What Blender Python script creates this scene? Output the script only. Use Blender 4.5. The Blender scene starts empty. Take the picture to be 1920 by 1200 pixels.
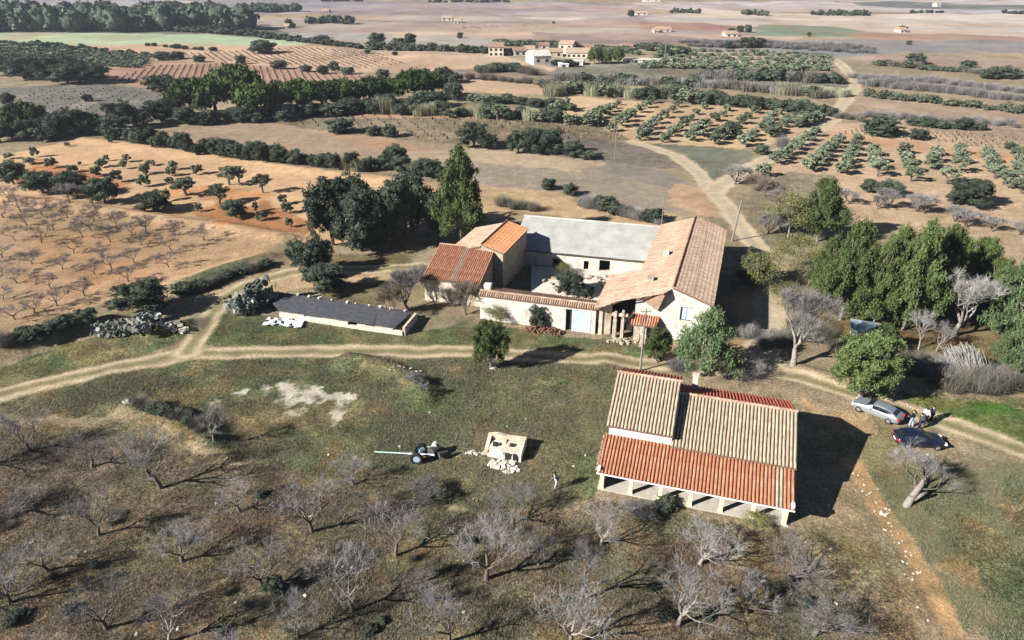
import bpy, math, random, time
import numpy as np
from mathutils import Vector, Matrix
T0 = time.time()
rnd = random.Random(7)
rng = np.random.default_rng(7)
scene = bpy.context.scene
C = scene.collection
# ------------------------------------------------------------------ camera, world, sun, exposure
F = 1280.0; PITCH = math.radians(27.3); CAMH = 33.0
cam = bpy.data.objects.new('camera', bpy.data.cameras.new('camera')); C.objects.link(cam)
cam.data.sensor_width = 36; cam.data.lens = 24.0; cam.data.clip_start = 0.5; cam.data.clip_end = 20000
cam.location = (0, 0, CAMH); cam.rotation_euler = (math.radians(90) - PITCH, 0, 0)
scene.camera = cam
SUN_EL = math.radians(29); SUN_AZ = math.radians(26)      # light travels towards +X, a little +Y
world = bpy.data.worlds.new('World'); scene.world = world; world.use_nodes = True
wn = world.node_tree; bg = wn.nodes['Background']; sky = wn.nodes.new('ShaderNodeTexSky')
sky.sky_type = 'NISHITA'; sky.sun_disc = False; sky.sun_elevation = SUN_EL
sky.sun_rotation = math.atan2(-math.cos(SUN_AZ), -math.sin(SUN_AZ))
sky.air_density = 0.5; sky.dust_density = 0.1; sky.altitude = 700
wn.links.new(sky.outputs[0], bg.inputs[0]); bg.inputs[1].default_value = 0.05
sun = bpy.data.objects.new('sun', bpy.data.lights.new('sun', 'SUN')); C.objects.link(sun)
sun.data.energy = 5.0; sun.data.angle = math.radians(0.5); sun.data.color = (1.0, 0.98, 0.95)
sun.rotation_euler = Vector((math.cos(SUN_AZ)*math.cos(SUN_EL), math.sin(SUN_AZ)*math.cos(SUN_EL), -math.sin(SUN_EL))).to_track_quat('-Z', 'Y').to_euler()
sun.location = (-60, -30, 60)
scene.view_settings.view_transform = 'Standard'; scene.view_settings.look = 'None'
scene.view_settings.exposure = 1.40; scene.view_settings.gamma = 1.0
scene.cycles.max_bounces = 6; scene.cycles.diffuse_bounces = 1; scene.cycles.volume_bounces = 1
KEXP = 1.85      # sunlit level ground in the picture / its albedo

# ------------------------------------------------------------------ helpers
def G(px, py, h=0.0):
    """map a point read off the photograph to the place on the ground it shows"""
    u = (px-960)/F; v = (py-600)/F
    z = (CAMH-h)/(math.sin(PITCH)+v*math.cos(PITCH))
    return (u*z, z*(math.cos(PITCH)-v*math.sin(PITCH)))
def depth(px, py):
    return CAMH/(math.sin(PITCH)+(py-600)/F*math.cos(PITCH))
def metres(px, py, wpx, hpx):
    z = depth(px, py); c = math.cos(PITCH)-(py-600)/F*math.sin(PITCH)
    return wpx*z/F, hpx*z/(F*c)
def A(r, g, b):
    def l(c):
        c /= 255.0
        return (c/12.92 if c < .04045 else ((c+.055)/1.055)**2.4)/KEXP
    return (l(r), l(g), l(b))
def hash2(ix, iy, seed):
    n = (ix.astype(np.int64)*374761393 + iy.astype(np.int64)*668265263 + seed*1274126177) & 0x7fffffff
    n = ((n ^ (n >> 13))*1274126177) & 0x7fffffff
    n = n ^ (n >> 16)
    return (n & 0xffff)/65535.0
def vnoise(x, y, s, seed=0):
    x = np.asarray(x, float)/s; y = np.asarray(y, float)/s
    ix = np.floor(x); iy = np.floor(y); fx = x-ix; fy = y-iy
    fx = fx*fx*(3-2*fx); fy = fy*fy*(3-2*fy)
    ix = ix.astype(np.int64); iy = iy.astype(np.int64)
    a = hash2(ix, iy, seed); b = hash2(ix+1, iy, seed); c = hash2(ix, iy+1, seed); d = hash2(ix+1, iy+1, seed)
    return a+(b-a)*fx+(c-a)*fy+(a-b-c+d)*fx*fy
def fbm(x, y, s, seed=0, o=4):
    r = 0; a = 1; t = 0
    for i in range(o):
        r = r+a*vnoise(x, y, s/(2.03**i), seed+i*17); t += a; a *= .55
    return r/t
def sm(e0, e1, v):
    t = np.clip((v-e0)/(e1-e0), 0, 1); return t*t*(3-2*t)
def dist_poly(x, y, pts):
    d = np.full(np.shape(x), 1e9); 
    for (ax, ay), (bx, by) in zip(pts[:-1], pts[1:]):
        dx = bx-ax; dy = by-ay; L = dx*dx+dy*dy+1e-9
        t = np.clip(((x-ax)*dx+(y-ay)*dy)/L, 0, 1)
        d = np.minimum(d, np.hypot(x-ax-t*dx, y-ay-t*dy))
    return d
def inside(x, y, pts):
    r = np.zeros(np.shape(x), bool); n = len(pts)
    for i in range(n):
        x0, y0 = pts[i]; x1, y1 = pts[(i+1) % n]
        if y0 == y1: continue
        c = ((y0 > y) != (y1 > y)) & (x < (x1-x0)*(y-y0)/(y1-y0)+x0)
        r ^= c
    return r
def GP(*pts): return [G(*p) for p in pts]

# ------------------------------------------------------------------ the lie of the land
RIDGES = [  # (polyline, half width, height)
    (GP((655, 676), (700, 684), (745, 700), (785, 722), (800, 750)), 1.1, 0.75),
    (GP((225, 768), (290, 778), (345, 808), (400, 832)), 1.1, 0.8),
    (GP((0, 668), (110, 632), (200, 604), (300, 628), (360, 612)), 1.3, 0.7),
    (GP((0, 700), (120, 668), (240, 640), (350, 622)), 0.8, 0.5),
    (GP((330, 540), (420, 508), (500, 486)), 1.6, 0.7),
    (GP((160, 262), (330, 286), (600, 322), (760, 342)), 2.5, 0.45),
    (GP((0, 372), (150, 388), (300, 412), (430, 428), (540, 450)), 1.5, 0.7),
    (GP((860, 700), (1000, 712), (1130, 690)), 2.0, 0.35),
    (GP((1500, 690), (1580, 712), (1640, 735)), .6, 0.3),
]
def hz(x, y):
    x = np.asarray(x, float); y = np.asarray(y, float)
    amp = 0.25+1.3*sm(110, 320, y)+2.0*sm(400, 800, y)
    h = amp*(fbm(x, y, 34, 5, 2)-.5)
    h = h+0.09*(fbm(x, y, 2.2, 9, 3)-.5)*sm(120, 60, y)
    flat = sm(2, 16, np.hypot(np.maximum(abs(x-8)-22, 0), np.maximum(abs(y-58)-26, 0)))
    h = h*(0.25+0.75*flat)
    for p, w, a in RIDGES:
        d = dist_poly(x, y, p); h = h+a*np.exp(-(d/w)**2)
    h = h+sm(1200, 4200, y)*(14+20*(fbm(x, y, 900, 3, 3)))
    return h
def HZ(x, y): return float(hz(np.array([x]), np.array([y]))[0])

ROADS = [  # name, polyline px, half width m, label-less setting
    ('dirt_road', [(-260, 800), (0, 742), (120, 712), (240, 686), (340, 668), (420, 661), (600, 658), (800, 659), (890, 661), (1000, 667), (1120, 676), (1280, 686), (1400, 694), (1490, 705), (1560, 727), (1640, 752), (1760, 790), (1850, 822), (1930, 852), (2150, 930)], 1.15),
    ('farm_track', [(352, 664), (378, 625), (392, 592), (424, 560), (468, 534), (540, 512), (620, 506), (700, 506), (800, 500)], 1.25),
    ('gravel_lane', [(1445, 690), (1425, 655), (1440, 610), (1445, 560), (1440, 510), (1425, 470), (1402, 440), (1372, 402), (1340, 362), (1318, 335), (1296, 312), (1262, 290), (1228, 277), (1185, 265)], 1.5),
    ('branch_lane', [(1336, 358), (1360, 342), (1400, 318), (1450, 293), (1500, 262), (1545, 236), (1562, 222), (1570, 205), (1602, 170), (1606, 150), (1585, 130), (1565, 110)], 1.9),
    ('eroded_track', [(1600, 870), (1625, 915), (1655, 962), (1690, 1010), (1720, 1060), (1748, 1110), (1775, 1170), (1800, 1240)], 0.5),
]
ROADW = [(n, [G(*p) for p in pts], w) for n, pts, w in ROADS]

def P_(pts, col, clump=.3, jit=1.0, amt=1.0, furrow=0.0):
    return (GP(*pts), col, clump, jit, amt, furrow)
FIELDS = [
    # the far plain, bands of tilled land
    P_([(-900, 0), (700, 0), (560, 26), (-900, 26)], A(158, 152, 158), .1),
    P_([(200, 8), (560, 3), (900, 3), (1200, 8), (1260, 20), (900, 16), (500, 18)], A(160, 150, 148), .1),
    P_([(-100, 17), (300, 15), (420, 5), (180, 3), (-100, 5)], A(178, 168, 170), .1),
    P_([(600, 14), (1180, 10), (1200, 24), (900, 30), (560, 28)], A(172, 150, 146), .1),
    P_([(640, 28), (1180, 22), (1440, 40), (1400, 55), (1000, 42), (700, 40)], A(190, 166, 152), .1),
    P_([(960, 34), (1080, 30), (1190, 33), (1060, 38)], A(222, 200, 178), .1),
    P_([(500, 44), (900, 42), (1240, 48), (1500, 60), (1500, 78), (1200, 82), (900, 74), (560, 70)], A(186, 162, 148), .2),
    P_([(650, 64), (900, 52), (1000, 48), (1200, 56), (1100, 62), (860, 70)], A(200, 176, 152), .1, .6),
    P_([(1000, 62), (1250, 66), (1350, 74), (1200, 84), (1000, 74)], A(158, 138, 132), .1, .6),
    P_([(380, 36), (560, 34), (760, 44), (640, 58), (470, 58)], A(190, 172, 158), .1),
    P_([(1180, 6), (1500, 0), (2900, 0), (2900, 26), (1920, 24), (1500, 22), (1250, 20)], A(200, 184, 176), .1),
    P_([(1330, 22), (1640, 26), (1920, 24), (2900, 30), (2900, 80), (1920, 72), (1640, 60), (1400, 48), (1200, 36)], A(214, 196, 178), .1),
    P_([(1560, 2), (1700, 4), (1920, 12), (2900, 14), (2900, 22), (1920, 20), (1740, 18), (1620, 10)], A(112, 122, 116), .1, .4),
    P_([(1200, 40), (1320, 42), (1400, 52), (1380, 60), (1200, 52)], A(178, 138, 124), .1, .5),
    P_([(1420, 46), (1560, 48), (1622, 58), (1600, 70), (1420, 66)], A(138, 154, 128), .1, .4),
    P_([(1600, 62), (1760, 62), (1920, 68), (2900, 76), (2900, 92), (1920, 84), (1700, 76), (1600, 74)], A(176, 146, 126), .1, .5),
    P_([(1330, 76), (1640, 74), (2900, 96), (2900, 108), (1700, 98), (1620, 106), (1300, 96)], A(150, 146, 144), .3, .6),
    P_([(480, 56), (700, 62), (900, 70), (930, 84), (700, 82), (540, 72)], A(176, 164, 150), .2),
    # left far fields
    P_([(-900, 45), (500, 45), (560, 74), (-900, 60)], A(118, 118, 104), .3),
    P_([(-900, 62), (200, 62), (420, 66), (560, 76), (580, 86), (420, 91), (300, 84), (120, 84), (0, 76), (-900, 80)], A(180, 192, 152), .08, .5),
    P_([(120, 84), (330, 82), (560, 86), (760, 88), (920, 100), (985, 118), (1100, 128), (1000, 136), (860, 140), (640, 134), (430, 120), (260, 108)], A(216, 182, 152), .25, .7),
    P_([(-900, 78), (0, 80), (130, 86), (260, 104), (285, 116), (150, 126), (-900, 118)], A(112, 122, 86), .7),
    P_([(140, 128), (290, 118), (430, 120), (620, 134), (840, 150), (860, 166), (640, 166), (520, 164), (330, 172), (230, 158)], A(196, 156, 132), .25, .7),
    P_([(830, 130), (1000, 128), (1080, 140), (1040, 152), (860, 150)], A(160, 140, 120), .3),
    P_([(850, 150), (1010, 152), (1080, 170), (1110, 185), (1000, 178), (860, 172)], A(208, 174, 140), .3),
    P_([(-900, 150), (0, 165), (120, 158), (230, 160), (310, 176), (320, 200), (240, 236), (60, 232), (-900, 240)], A(140, 134, 124), .75),
    P_([(310, 250), (380, 232), (440, 227), (530, 234), (640, 250), (760, 266), (830, 282), (800, 300), (640, 312), (520, 300), (380, 278)], A(186, 160, 134), .35),
    P_([(560, 238), (640, 252), (760, 268), (800, 288), (740, 286), (640, 268)], A(196, 158, 126), .2, 1.5),
    P_([(480, 225), (600, 208), (800, 200), (1000, 208), (1180, 225), (1180, 262), (1000, 262), (820, 268), (640, 252)], A(158, 138, 112), .85),
    P_([(640, 208), (860, 202), (1010, 206), (1000, 222), (820, 222), (660, 220)], A(206, 164, 128), .4),
    P_([(830, 285), (900, 282), (1100, 300), (1240, 318), (1300, 345), (1330, 380), (1330, 402), (1240, 400), (1070, 366), (900, 348), (800, 330)], A(176, 158, 138), .35),
    P_([(700, 280), (830, 283), (900, 280), (1040, 296), (1140, 306), (1080, 322), (900, 304), (760, 300)], A(206, 182, 150), .3),
    P_([(1010, 246), (1140, 262), (1230, 280), (1290, 312), (1240, 316), (1100, 300), (1060, 280)], A(140, 128, 116), .6),
    P_([(1130, 300), (1240, 318), (1290, 344), (1240, 352), (1130, 322)], A(158, 146, 134), .3),
    P_([(760, 342), (900, 346), (1060, 364), (1230, 396), (1280, 410), (1240, 430), (980, 400), (900, 420), (780, 440), (560, 470), (640, 400), (700, 360)], A(214, 180, 140), .35),
    P_([(1260, 340), (1330, 360), (1350, 410), (1300, 404), (1250, 378)], A(206, 170, 134), .3),
    # orange olive field and bare almond field on the left
    P_([(-900, 330), (0, 290), (160, 262), (330, 284), (600, 320), (780, 342), (860, 372), (700, 400), (640, 460), (560, 470), (530, 452), (430, 428), (300, 412), (150, 388), (0, 366), (-900, 420)], A(232, 190, 146), .28),
    P_([(20, 330), (60, 312), (150, 318), (230, 350), (180, 362), (60, 352)], A(208, 144, 100), .35, 2.5),
    P_([(350, 400), (430, 380), (520, 392), (570, 408), (570, 446), (500, 444), (400, 420)], A(206, 142, 96), .45, 2.5),
    P_([(300, 345), (420, 350), (520, 372), (430, 384), (330, 370)], A(222, 164, 116), .3, 2.5),
    P_([(-900, 440), (0, 368), (150, 390), (300, 414), (430, 430), (505, 444), (525, 458), (500, 482), (440, 506), (330, 534), (210, 566), (100, 612), (0, 648), (-900, 900)], A(204, 166, 128), .32, 1.0, 1, .25),
    P_([(-100, 380), (120, 395), (240, 420), (220, 520), (100, 580), (-100, 600)], A(172, 146, 116), .5, 3.0, .6),
    P_([(60, 440), (260, 430), (330, 470), (200, 560), (80, 570)], A(206, 154, 106), .4, 3.0, .6),
    # round the farmstead
    P_([(330, 540), (430, 505), (500, 484), (520, 500), (440, 532), (380, 560)], A(112, 118, 84), .8),
    P_([(560, 480), (760, 470), (800, 520), (700, 600), (620, 560)], A(132, 118, 88), .6),
    P_([(380, 560), (460, 530), (560, 510), (700, 505), (800, 500), (800, 515), (700, 525), (600, 530), (480, 560), (420, 600)], A(212, 180, 140), .3),
    P_([(1370, 560), (1460, 540), (1450, 600), (1440, 700), (1380, 720)], A(206, 168, 126), .3),
    P_([(1400, 640), (1470, 650), (1480, 700), (1400, 720), (1380, 690)], A(216, 180, 140), .2),
    # reach between lanes
    P_([(1196, 268), (1310, 272), (1420, 284), (1400, 312), (1345, 350), (1310, 318), (1262, 286)], A(128, 132, 112), .5),
    # right olive fields
    P_([(1050, 178), (1130, 182), (1330, 196), (1540, 214), (1548, 232), (1480, 262), (1400, 282), (1200, 266), (1140, 240), (1060, 215)], A(226, 192, 150), .25),
    P_([(1460, 300), (1560, 232), (1640, 228), (1920, 256), (2900, 330), (2900, 620), (1920, 500), (1760, 470), (1600, 420), (1430, 350)], A(214, 182, 148), .35),
    P_([(1560, 246), (1700, 262), (1920, 290), (1920, 310), (1700, 284), (1560, 262)], A(214, 168, 130), .25, 1.2),
    P_([(1480, 320), (1560, 330), (1600, 420), (1480, 480), (1400, 430), (1380, 370)], A(160, 146, 122), .7),
    P_([(1600, 205), (1900, 215), (2900, 260), (2900, 300), (1900, 262), (1640, 230), (1570, 226)], A(192, 164, 142), .5),
    P_([(1300, 96), (1560, 104), (1570, 122), (1300, 114), (1180, 108)], A(196, 166, 138), .3, .6),
    P_([(1600, 104), (1920, 110), (2900, 130), (2900, 150), (1920, 132), (1620, 120)], A(190, 160, 140), .4, .6),
    P_([(1600, 168), (1640, 172), (2900, 300), (2900, 320), (1900, 230), (1600, 196)], A(196, 168, 142), .4, .8),
    P_([(1020, 118), (1200, 116), (1300, 128), (1560, 134), (1590, 165), (1400, 165), (1200, 150), (1060, 140)], A(146, 140, 124), .8),
    P_([(1090, 160), (1330, 178), (1420, 196), (1300, 196), (1100, 176)], A(168, 148, 132), .6),
    # grass belt, foreground, bare patches
    P_([(-900, 900), (0, 690), (110, 655), (230, 625), (345, 612), (330, 650), (240, 682), (0, 738), (-900, 980)], A(98, 110, 74), .85),
    P_([(395, 600), (450, 585), (760, 625), (900, 610), (1150, 640), (1240, 660), (1180, 676), (890, 658), (420, 656), (370, 652)], A(104, 116, 76), .85),
    P_([(-900, 1000), (0, 745), (240, 690), (420, 664), (890, 664), (1180, 690), (1150, 760), (1110, 900), (1100, 940), (960, 960), (700, 930), (520, 880), (380, 830), (240, 770), (0, 790), (-900, 1100)], A(108, 113, 80), .95),
    P_([(560, 680), (850, 680), (900, 700), (780, 740), (640, 720)], A(146, 138, 100), .9, 2.2, .75),
    P_([(700, 700), (1140, 700), (1110, 800), (900, 800), (760, 770)], A(96, 110, 66), .9, 2.5, .6),
    P_([(410, 730), (440, 722), (480, 735), (540, 712), (600, 716), (640, 740), (690, 752), (670, 780), (620, 792), (600, 765), (530, 760), (470, 748), (430, 750)], A(228, 216, 192), .35, 3.0, 1, -1),
    P_([(500, 775), (540, 768), (565, 780), (530, 790)], A(214, 202, 172), .35, 1.4),
    P_([(385, 755), (410, 752), (415, 765), (390, 768)], A(200, 190, 160), .35, 1.0),
    P_([(-900, 1100), (0, 800), (230, 800), (400, 850), (560, 890), (700, 940), (960, 965), (1100, 945), (1250, 960), (1500, 1000), (1640, 1050), (1700, 1200), (1760, 1500), (-900, 1800)], A(128, 112, 94), 1.0),
    P_([(250, 780), (330, 795), (380, 860), (280, 860), (220, 820)], A(150, 130, 98), 1.0, 2.0, .7),
    P_([(700, 1000), (1100, 1010), (1180, 1100), (1100, 1200), (700, 1180)], A(128, 106, 80), 1.0, 3.0, .6),
    P_([(1500, 990), (1620, 1010), (1700, 1100), (1640, 1120), (1500, 1060)], A(164, 146, 108), .8, 2.0, .6),
    P_([(1620, 860), (1920, 870), (2900, 1200), (2900, 1900), (1820, 1500), (1760, 1180), (1712, 1050), (1650, 950)], A(110, 118, 84), 1.0, 3.0),
    P_([(1680, 740), (1940, 760), (1940, 840), (1770, 786)], A(86, 118, 52), .7),
    P_([(1760, 740), (1920, 740), (2200, 790), (2200, 830), (1920, 770)], A(142, 132, 92), .8, 1.5),
    P_([(1500, 740), (1590, 740), (1700, 850), (1640, 900), (1560, 860)], A(150, 142, 98), .6, 1.5, .8),
    P_([(1460, 700), (1560, 730), (1600, 800), (1530, 790), (1480, 740)], A(206, 170, 128), .35, 1.5, .85),
    P_([(1600, 850), (1660, 880), (1680, 960), (1640, 990), (1590, 930)], A(166, 146, 104), .6, 1.6),
    P_([(1690, 1000), (1740, 1010), (1790, 1150), (1770, 1200), (1730, 1100)], A(204, 156, 108), .5, 2.2, .8),
    P_([(1560, 640), (1920, 640), (1920, 730), (1760, 720), (1660, 690)], A(126, 116, 82), .9),
    P_([(1500, 560), (1920, 560), (1920, 650), (1560, 640)], A(110, 94, 68), .9),
]
def paint(x, y):
    base = np.array(A(176, 156, 126))
    n = len(x)
    col = np.tile(base, (n, 1)); clump = np.full(n, .5); fur = np.zeros(n)
    dist = np.maximum(y, 20)
    jx = (fbm(x, y, 3.0, 31, 4)-.5); jy = (fbm(x, y, 3.0, 57, 4)-.5)
    jx2 = (fbm(x, y, 14.0, 33, 2)-.5); jy2 = (fbm(x, y, 14.0, 59, 2)-.5)
    for pts, c, cl, jit, amt, fu in FIELDS:
        P = np.array(pts); w = 2.4*jit
        m = (x > P[:, 0].min()-6) & (x < P[:, 0].max()+6) & (y > P[:, 1].min()-6) & (y < P[:, 1].max()+6)
        if not m.any(): continue
        xm = x[m]; ym = y[m]
        f2 = np.where(ym > 130, 2.0, 1.0)
        ins = inside(xm+jx[m]*w+jx2[m]*w*f2, ym+jy[m]*w+jy2[m]*w*f2, pts)
        a = ins*amt
        if amt < 1: a = a*sm(.35, .6, fbm(xm, ym, 5.5, 71, 3))
        if fu < 0: a = a*sm(.34, .44, fbm(xm, ym, 2.0, 77, 4)); fu = 0
        a = a[:, None]
        col[m] = col[m]*(1-a)+np.array(c)*a
        clump[m] = clump[m]*(1-a[:, 0])+cl*a[:, 0]
        fur[m] = fur[m]*(1-a[:, 0])+fu*a[:, 0]
    # broad tonal drift
    dr = fbm(x, y, 26, 91, 4)
    col *= (1+.34*(dr-.5)*2*.6)[:, None]
    t = fbm(x, y, 9, 97, 4)
    col *= (1+.5*(t-.5)*np.clip(clump+.25, 0, 1.2))[:, None]
    # mottled green / straw / rust in rough ground, two scales
    near = sm(170, 60, y)
    g = sm(.5, .62, fbm(x, y, 4.5, 101, 4))*clump*.55*(.35+.65*near)
    col = col*(1-g[:, None])+np.array(A(98, 110, 72))*g[:, None]
    g = sm(.48, .6, fbm(x, y, 6.5, 141, 5))*clump*.5*near
    col = col*(1-g[:, None])+np.array(A(142, 128, 98))*g[:, None]
    g = sm(.54, .66, fbm(x, y, 3.2, 131, 4))*clump*.5*near
    col = col*(1-g[:, None])+np.array(A(160, 142, 98))*g[:, None]
    g = sm(.58, .68, fbm(x, y, 2.3, 151, 3))*clump*.4*near
    col = col*(1-g[:, None])+np.array(A(148, 112, 74))*g[:, None]
    g = sm(.60, .72, fbm(x, y, 1.6, 171, 3))*clump*.55*near
    col = col*(1-g[:, None])+np.array(A(84, 78, 58))*g[:, None]
    far = sm(90, 200, y)
    g = sm(.52, .6, fbm(x, y*.6, 7, 201, 4))*np.clip(clump*1.1, 0, 1)*.45*far
    col = col*(1-g[:, None])+np.array(A(104, 106, 78))*g[:, None]
    g = sm(.55, .66, fbm(x, y*.5, 16, 211, 4))*.35*far
    col = col*(1-g[:, None])+np.array(A(196, 172, 142))*g[:, None]
    g = sm(.56, .66, fbm(x, y*.5, 22, 221, 4))*.30*far
    col = col*(1-g[:, None])+np.array(A(150, 122, 98))*g[:, None]
    pu = x*.95+y*.25; pv = y+x*.08; wv = np.where(y > 520, 70., 38.); px_ = np.floor(pu/130+np.floor(pv/wv)*.37); py_ = np.floor(pv/wv)
    c1_ = hash2(px_, py_, 5)-.5; c2_ = hash2(px_, py_, 9)-.5; fp = sm(230, 330, y)
    col = col*(1+fp[:, None]*(c1_[:, None]*.34+c2_[:, None]*np.array([.16, 0, -.16])))
    # wheel tracks
    for nme, pts, w in ROADW:
        P = np.array(pts)
        m = (x > P[:, 0].min()-5) & (x < P[:, 0].max()+5) & (y > P[:, 1].min()-5) & (y < P[:, 1].max()+5)
        if not m.any(): continue
        xm = x[m]; ym = y[m]
        d = dist_poly(xm+jx[m]*1.3, ym+jy[m]*1.3, pts)
        a = sm(w+.45, w-.25, d)
        rut = np.exp(-((d-.72*w)/(.36*w))**2)
        if nme == 'eroded_track': rut = np.clip(.5+(fbm(xm, ym, 1.5, 7, 3)-.4)*2, 0, 1); a = a*sm(.3, .55, fbm(xm, ym, 2.6, 8, 3)+.1)
        light = np.array(A(222, 198, 162)); mid = np.array(A(150, 140, 100))
        if nme == 'eroded_track': light = np.array(A(214, 172, 122)); mid = np.array(A(150, 128, 92))
        if nme in ('gravel_lane', 'branch_lane'): mid = np.array(A(200, 184, 156)); 
        c = mid+(light-mid)*rut[:, None]
        c = c*(.86+.3*fbm(xm, ym, 1.2, 12, 3))[:, None]
        col[m] = col[m]*(1-a[:, None])+c*a[:, None]
        clump[m] *= 1-.7*a
        fur[m] *= 1-a
    return np.clip(col, .01, .8), clump, fur

def new_mesh(name, V, Fq, attrs=None, mats=(), smooth=False, matidx=None):
    me = bpy.data.meshes.new(name)
    V = np.asarray(V, np.float32); Fq = np.asarray(Fq, np.int32)
    k = Fq.shape[1]; nf = Fq.shape[0]
    me.vertices.add(len(V)); me.vertices.foreach_set('co', V.ravel())
    me.loops.add(nf*k); me.loops.foreach_set('vertex_index', Fq.ravel())
    me.polygons.add(nf); me.polygons.foreach_set('loop_start', np.arange(nf, dtype=np.int32)*k)
    try: me.polygons.foreach_set('loop_total', np.full(nf, k, np.int32))
    except Exception: pass
    if smooth: me.polygons.foreach_set('use_smooth', np.ones(nf, bool))
    if matidx is not None: me.polygons.foreach_set('material_index', np.asarray(matidx, np.int32))
    for m in mats: me.materials.append(m)
    for an, (ty, data) in (attrs or {}).items():
        at = me.attributes.new(an, ty, 'POINT')
        if ty == 'FLOAT_COLOR': at.data.foreach_set('color', np.asarray(data, np.float32).ravel())
        else: at.data.foreach_set('value', np.asarray(data, np.float32).ravel())
    me.update(calc_edges=True); me.validate()
    return me

# ------------------------------------------------------------------ materials
def mat(name, rough=.85):
    m = bpy.data.materials.new(name); m.use_nodes = True
    b = m.node_tree.nodes['Principled BSDF']; b.inputs['Roughness'].default_value = rough
    b.inputs['Specular IOR Level'].default_value = .2
    return m, m.node_tree, b
def N(nt, t, **k):
    n = nt.nodes.new(t)
    for a, v in k.items(): setattr(n, a, v)
    return n
def L(nt, a, b): nt.links.new(a, b)
def noise(nt, scale, detail=4, rough=.6, coord='obj'):
    tc = N(nt, 'ShaderNodeTexCoord'); n = N(nt, 'ShaderNodeTexNoise')
    n.inputs['Scale'].default_value = scale; n.inputs['Detail'].default_value = detail; n.inputs['Roughness'].default_value = rough
    L(nt, tc.outputs['Object'], n.inputs['Vector'])
    return n.outputs['Fac']
def ramp(nt, fac, stops):
    r = N(nt, 'ShaderNodeValToRGB'); e = r.color_ramp.elements
    while len(e) < len(stops): e.new(.5)
    for i, (p, c) in enumerate(stops):
        e[i].position = p; e[i].color = (c[0], c[1], c[2], 1) if hasattr(c, '__len__') else (c, c, c, 1)
    L(nt, fac, r.inputs[0]); return r.outputs[0]
def mix(nt, a, b, fac, mode='MIX'):
    m = N(nt, 'ShaderNodeMix', data_type='RGBA', blend_type=mode)
    for s, v in ((m.inputs[0], fac), (m.inputs[6], a), (m.inputs[7], b)):
        if hasattr(v, 'is_output'): L(nt, v, s)
        elif hasattr(v, '__len__'): s.default_value = (v[0], v[1], v[2], 1)
        else: s.default_value = v
    return m.outputs[2]
def bump(nt, b, h, strength=.5, dist=.05):
    u = N(nt, 'ShaderNodeBump'); u.inputs['Strength'].default_value = strength; u.inputs['Distance'].default_value = dist
    L(nt, h, u.inputs['Height']); L(nt, u.outputs[0], b.inputs['Normal'])
def attr(nt, name):
    a = N(nt, 'ShaderNodeAttribute'); a.attribute_name = name; return a
def math_(nt, op, a, b):
    m = N(nt, 'ShaderNodeMath', operation=op)
    for s, v in ((m.inputs[0], a), (m.inputs[1], b)):
        if hasattr(v, 'is_output'): L(nt, v, s)
        else: s.default_value = v
    return m.outputs[0]

def ground_mat():
    m, nt, b = mat('ground_soil', .95); b.inputs['Specular IOR Level'].default_value = .05
    col = attr(nt, 'Col').outputs['Color']; cl = attr(nt, 'clump').outputs['Fac']; fu = attr(nt, 'furrow').outputs['Fac']
    n1 = noise(nt, 3.2, 5, .75); n2 = noise(nt, 8, 3, .75); n3 = noise(nt, .55, 4, .6)
    v1 = ramp(nt, n1, [(.3, .32), (.5, 1.0), (.7, 1.85)])
    v2 = ramp(nt, n2, [(.32, .30), (.5, 1.0), (.68, 2.0)])
    s1 = math_(nt, 'MULTIPLY_ADD', cl, .85); s1.node.inputs[2].default_value = .16
    c = mix(nt, col, v1, s1, 'MULTIPLY')
    c = mix(nt, c, v2, s1, 'MULTIPLY')
    v3 = ramp(nt, n3, [(.3, .6), (.5, 1.0), (.7, 1.45)]); c = mix(nt, c, v3, s1, 'MULTIPLY')
    v4 = ramp(nt, noise(nt, .16, 5, .75), [(.32, .66), (.5, 1.0), (.68, 1.36)]); c = mix(nt, c, v4, math_(nt, 'MULTIPLY', cl, .9), 'MULTIPLY')
    # straw and dead-leaf flecks
    n4 = noise(nt, 5.2, 2, .6)
    fl = ramp(nt, n4, [(.6, 0), (.66, 1)])
    f2 = math_(nt, 'MULTIPLY', fl, math_(nt, 'MULTIPLY', cl, .35))
    c = mix(nt, c, A(178, 152, 116), f2)
    L(nt, c, b.inputs['Base Color'])
    w = N(nt, 'ShaderNodeTexWave'); w.inputs['Scale'].default_value = .55; w.inputs['Distortion'].default_value = 2.5; w.inputs['Detail'].default_value = 2
    tc = N(nt, 'ShaderNodeTexCoord'); mp = N(nt, 'ShaderNodeMapping'); mp.inputs['Rotation'].default_value = (0, 0, math.radians(72))
    L(nt, tc.outputs['Object'], mp.inputs[0]); L(nt, mp.outputs[0], w.inputs['Vector'])
    wv = math_(nt, 'MULTIPLY', w.outputs['Fac'], fu)
    hsum = math_(nt, 'ADD', math_(nt, 'MULTIPLY', n1, math_(nt, 'ADD', cl, .15)), math_(nt, 'MULTIPLY', n2, .35))
    hsum = math_(nt, 'ADD', hsum, math_(nt, 'MULTIPLY', wv, .8))
    bump(nt, b, hsum, .9, .22)
    return m
M = {}
M['ground'] = ground_mat()
def simple(name, c, c2=None, scale=3.0, rough=.85, b_=.3, bd=.03, detail=5, spec=.2, metal=0):
    m, nt, b = mat(name, rough); b.inputs['Specular IOR Level'].default_value = spec; b.inputs['Metallic'].default_value = metal
    c2 = c2 or tuple(v*.6 for v in c)
    n = noise(nt, scale, detail, .65)
    L(nt, ramp(nt, n, [(.32, c2), (.62, c)]), b.inputs['Base Color'])
    if b_: bump(nt, b, noise(nt, scale*4, 4), b_, bd)
    M[name] = m; return m
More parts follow.
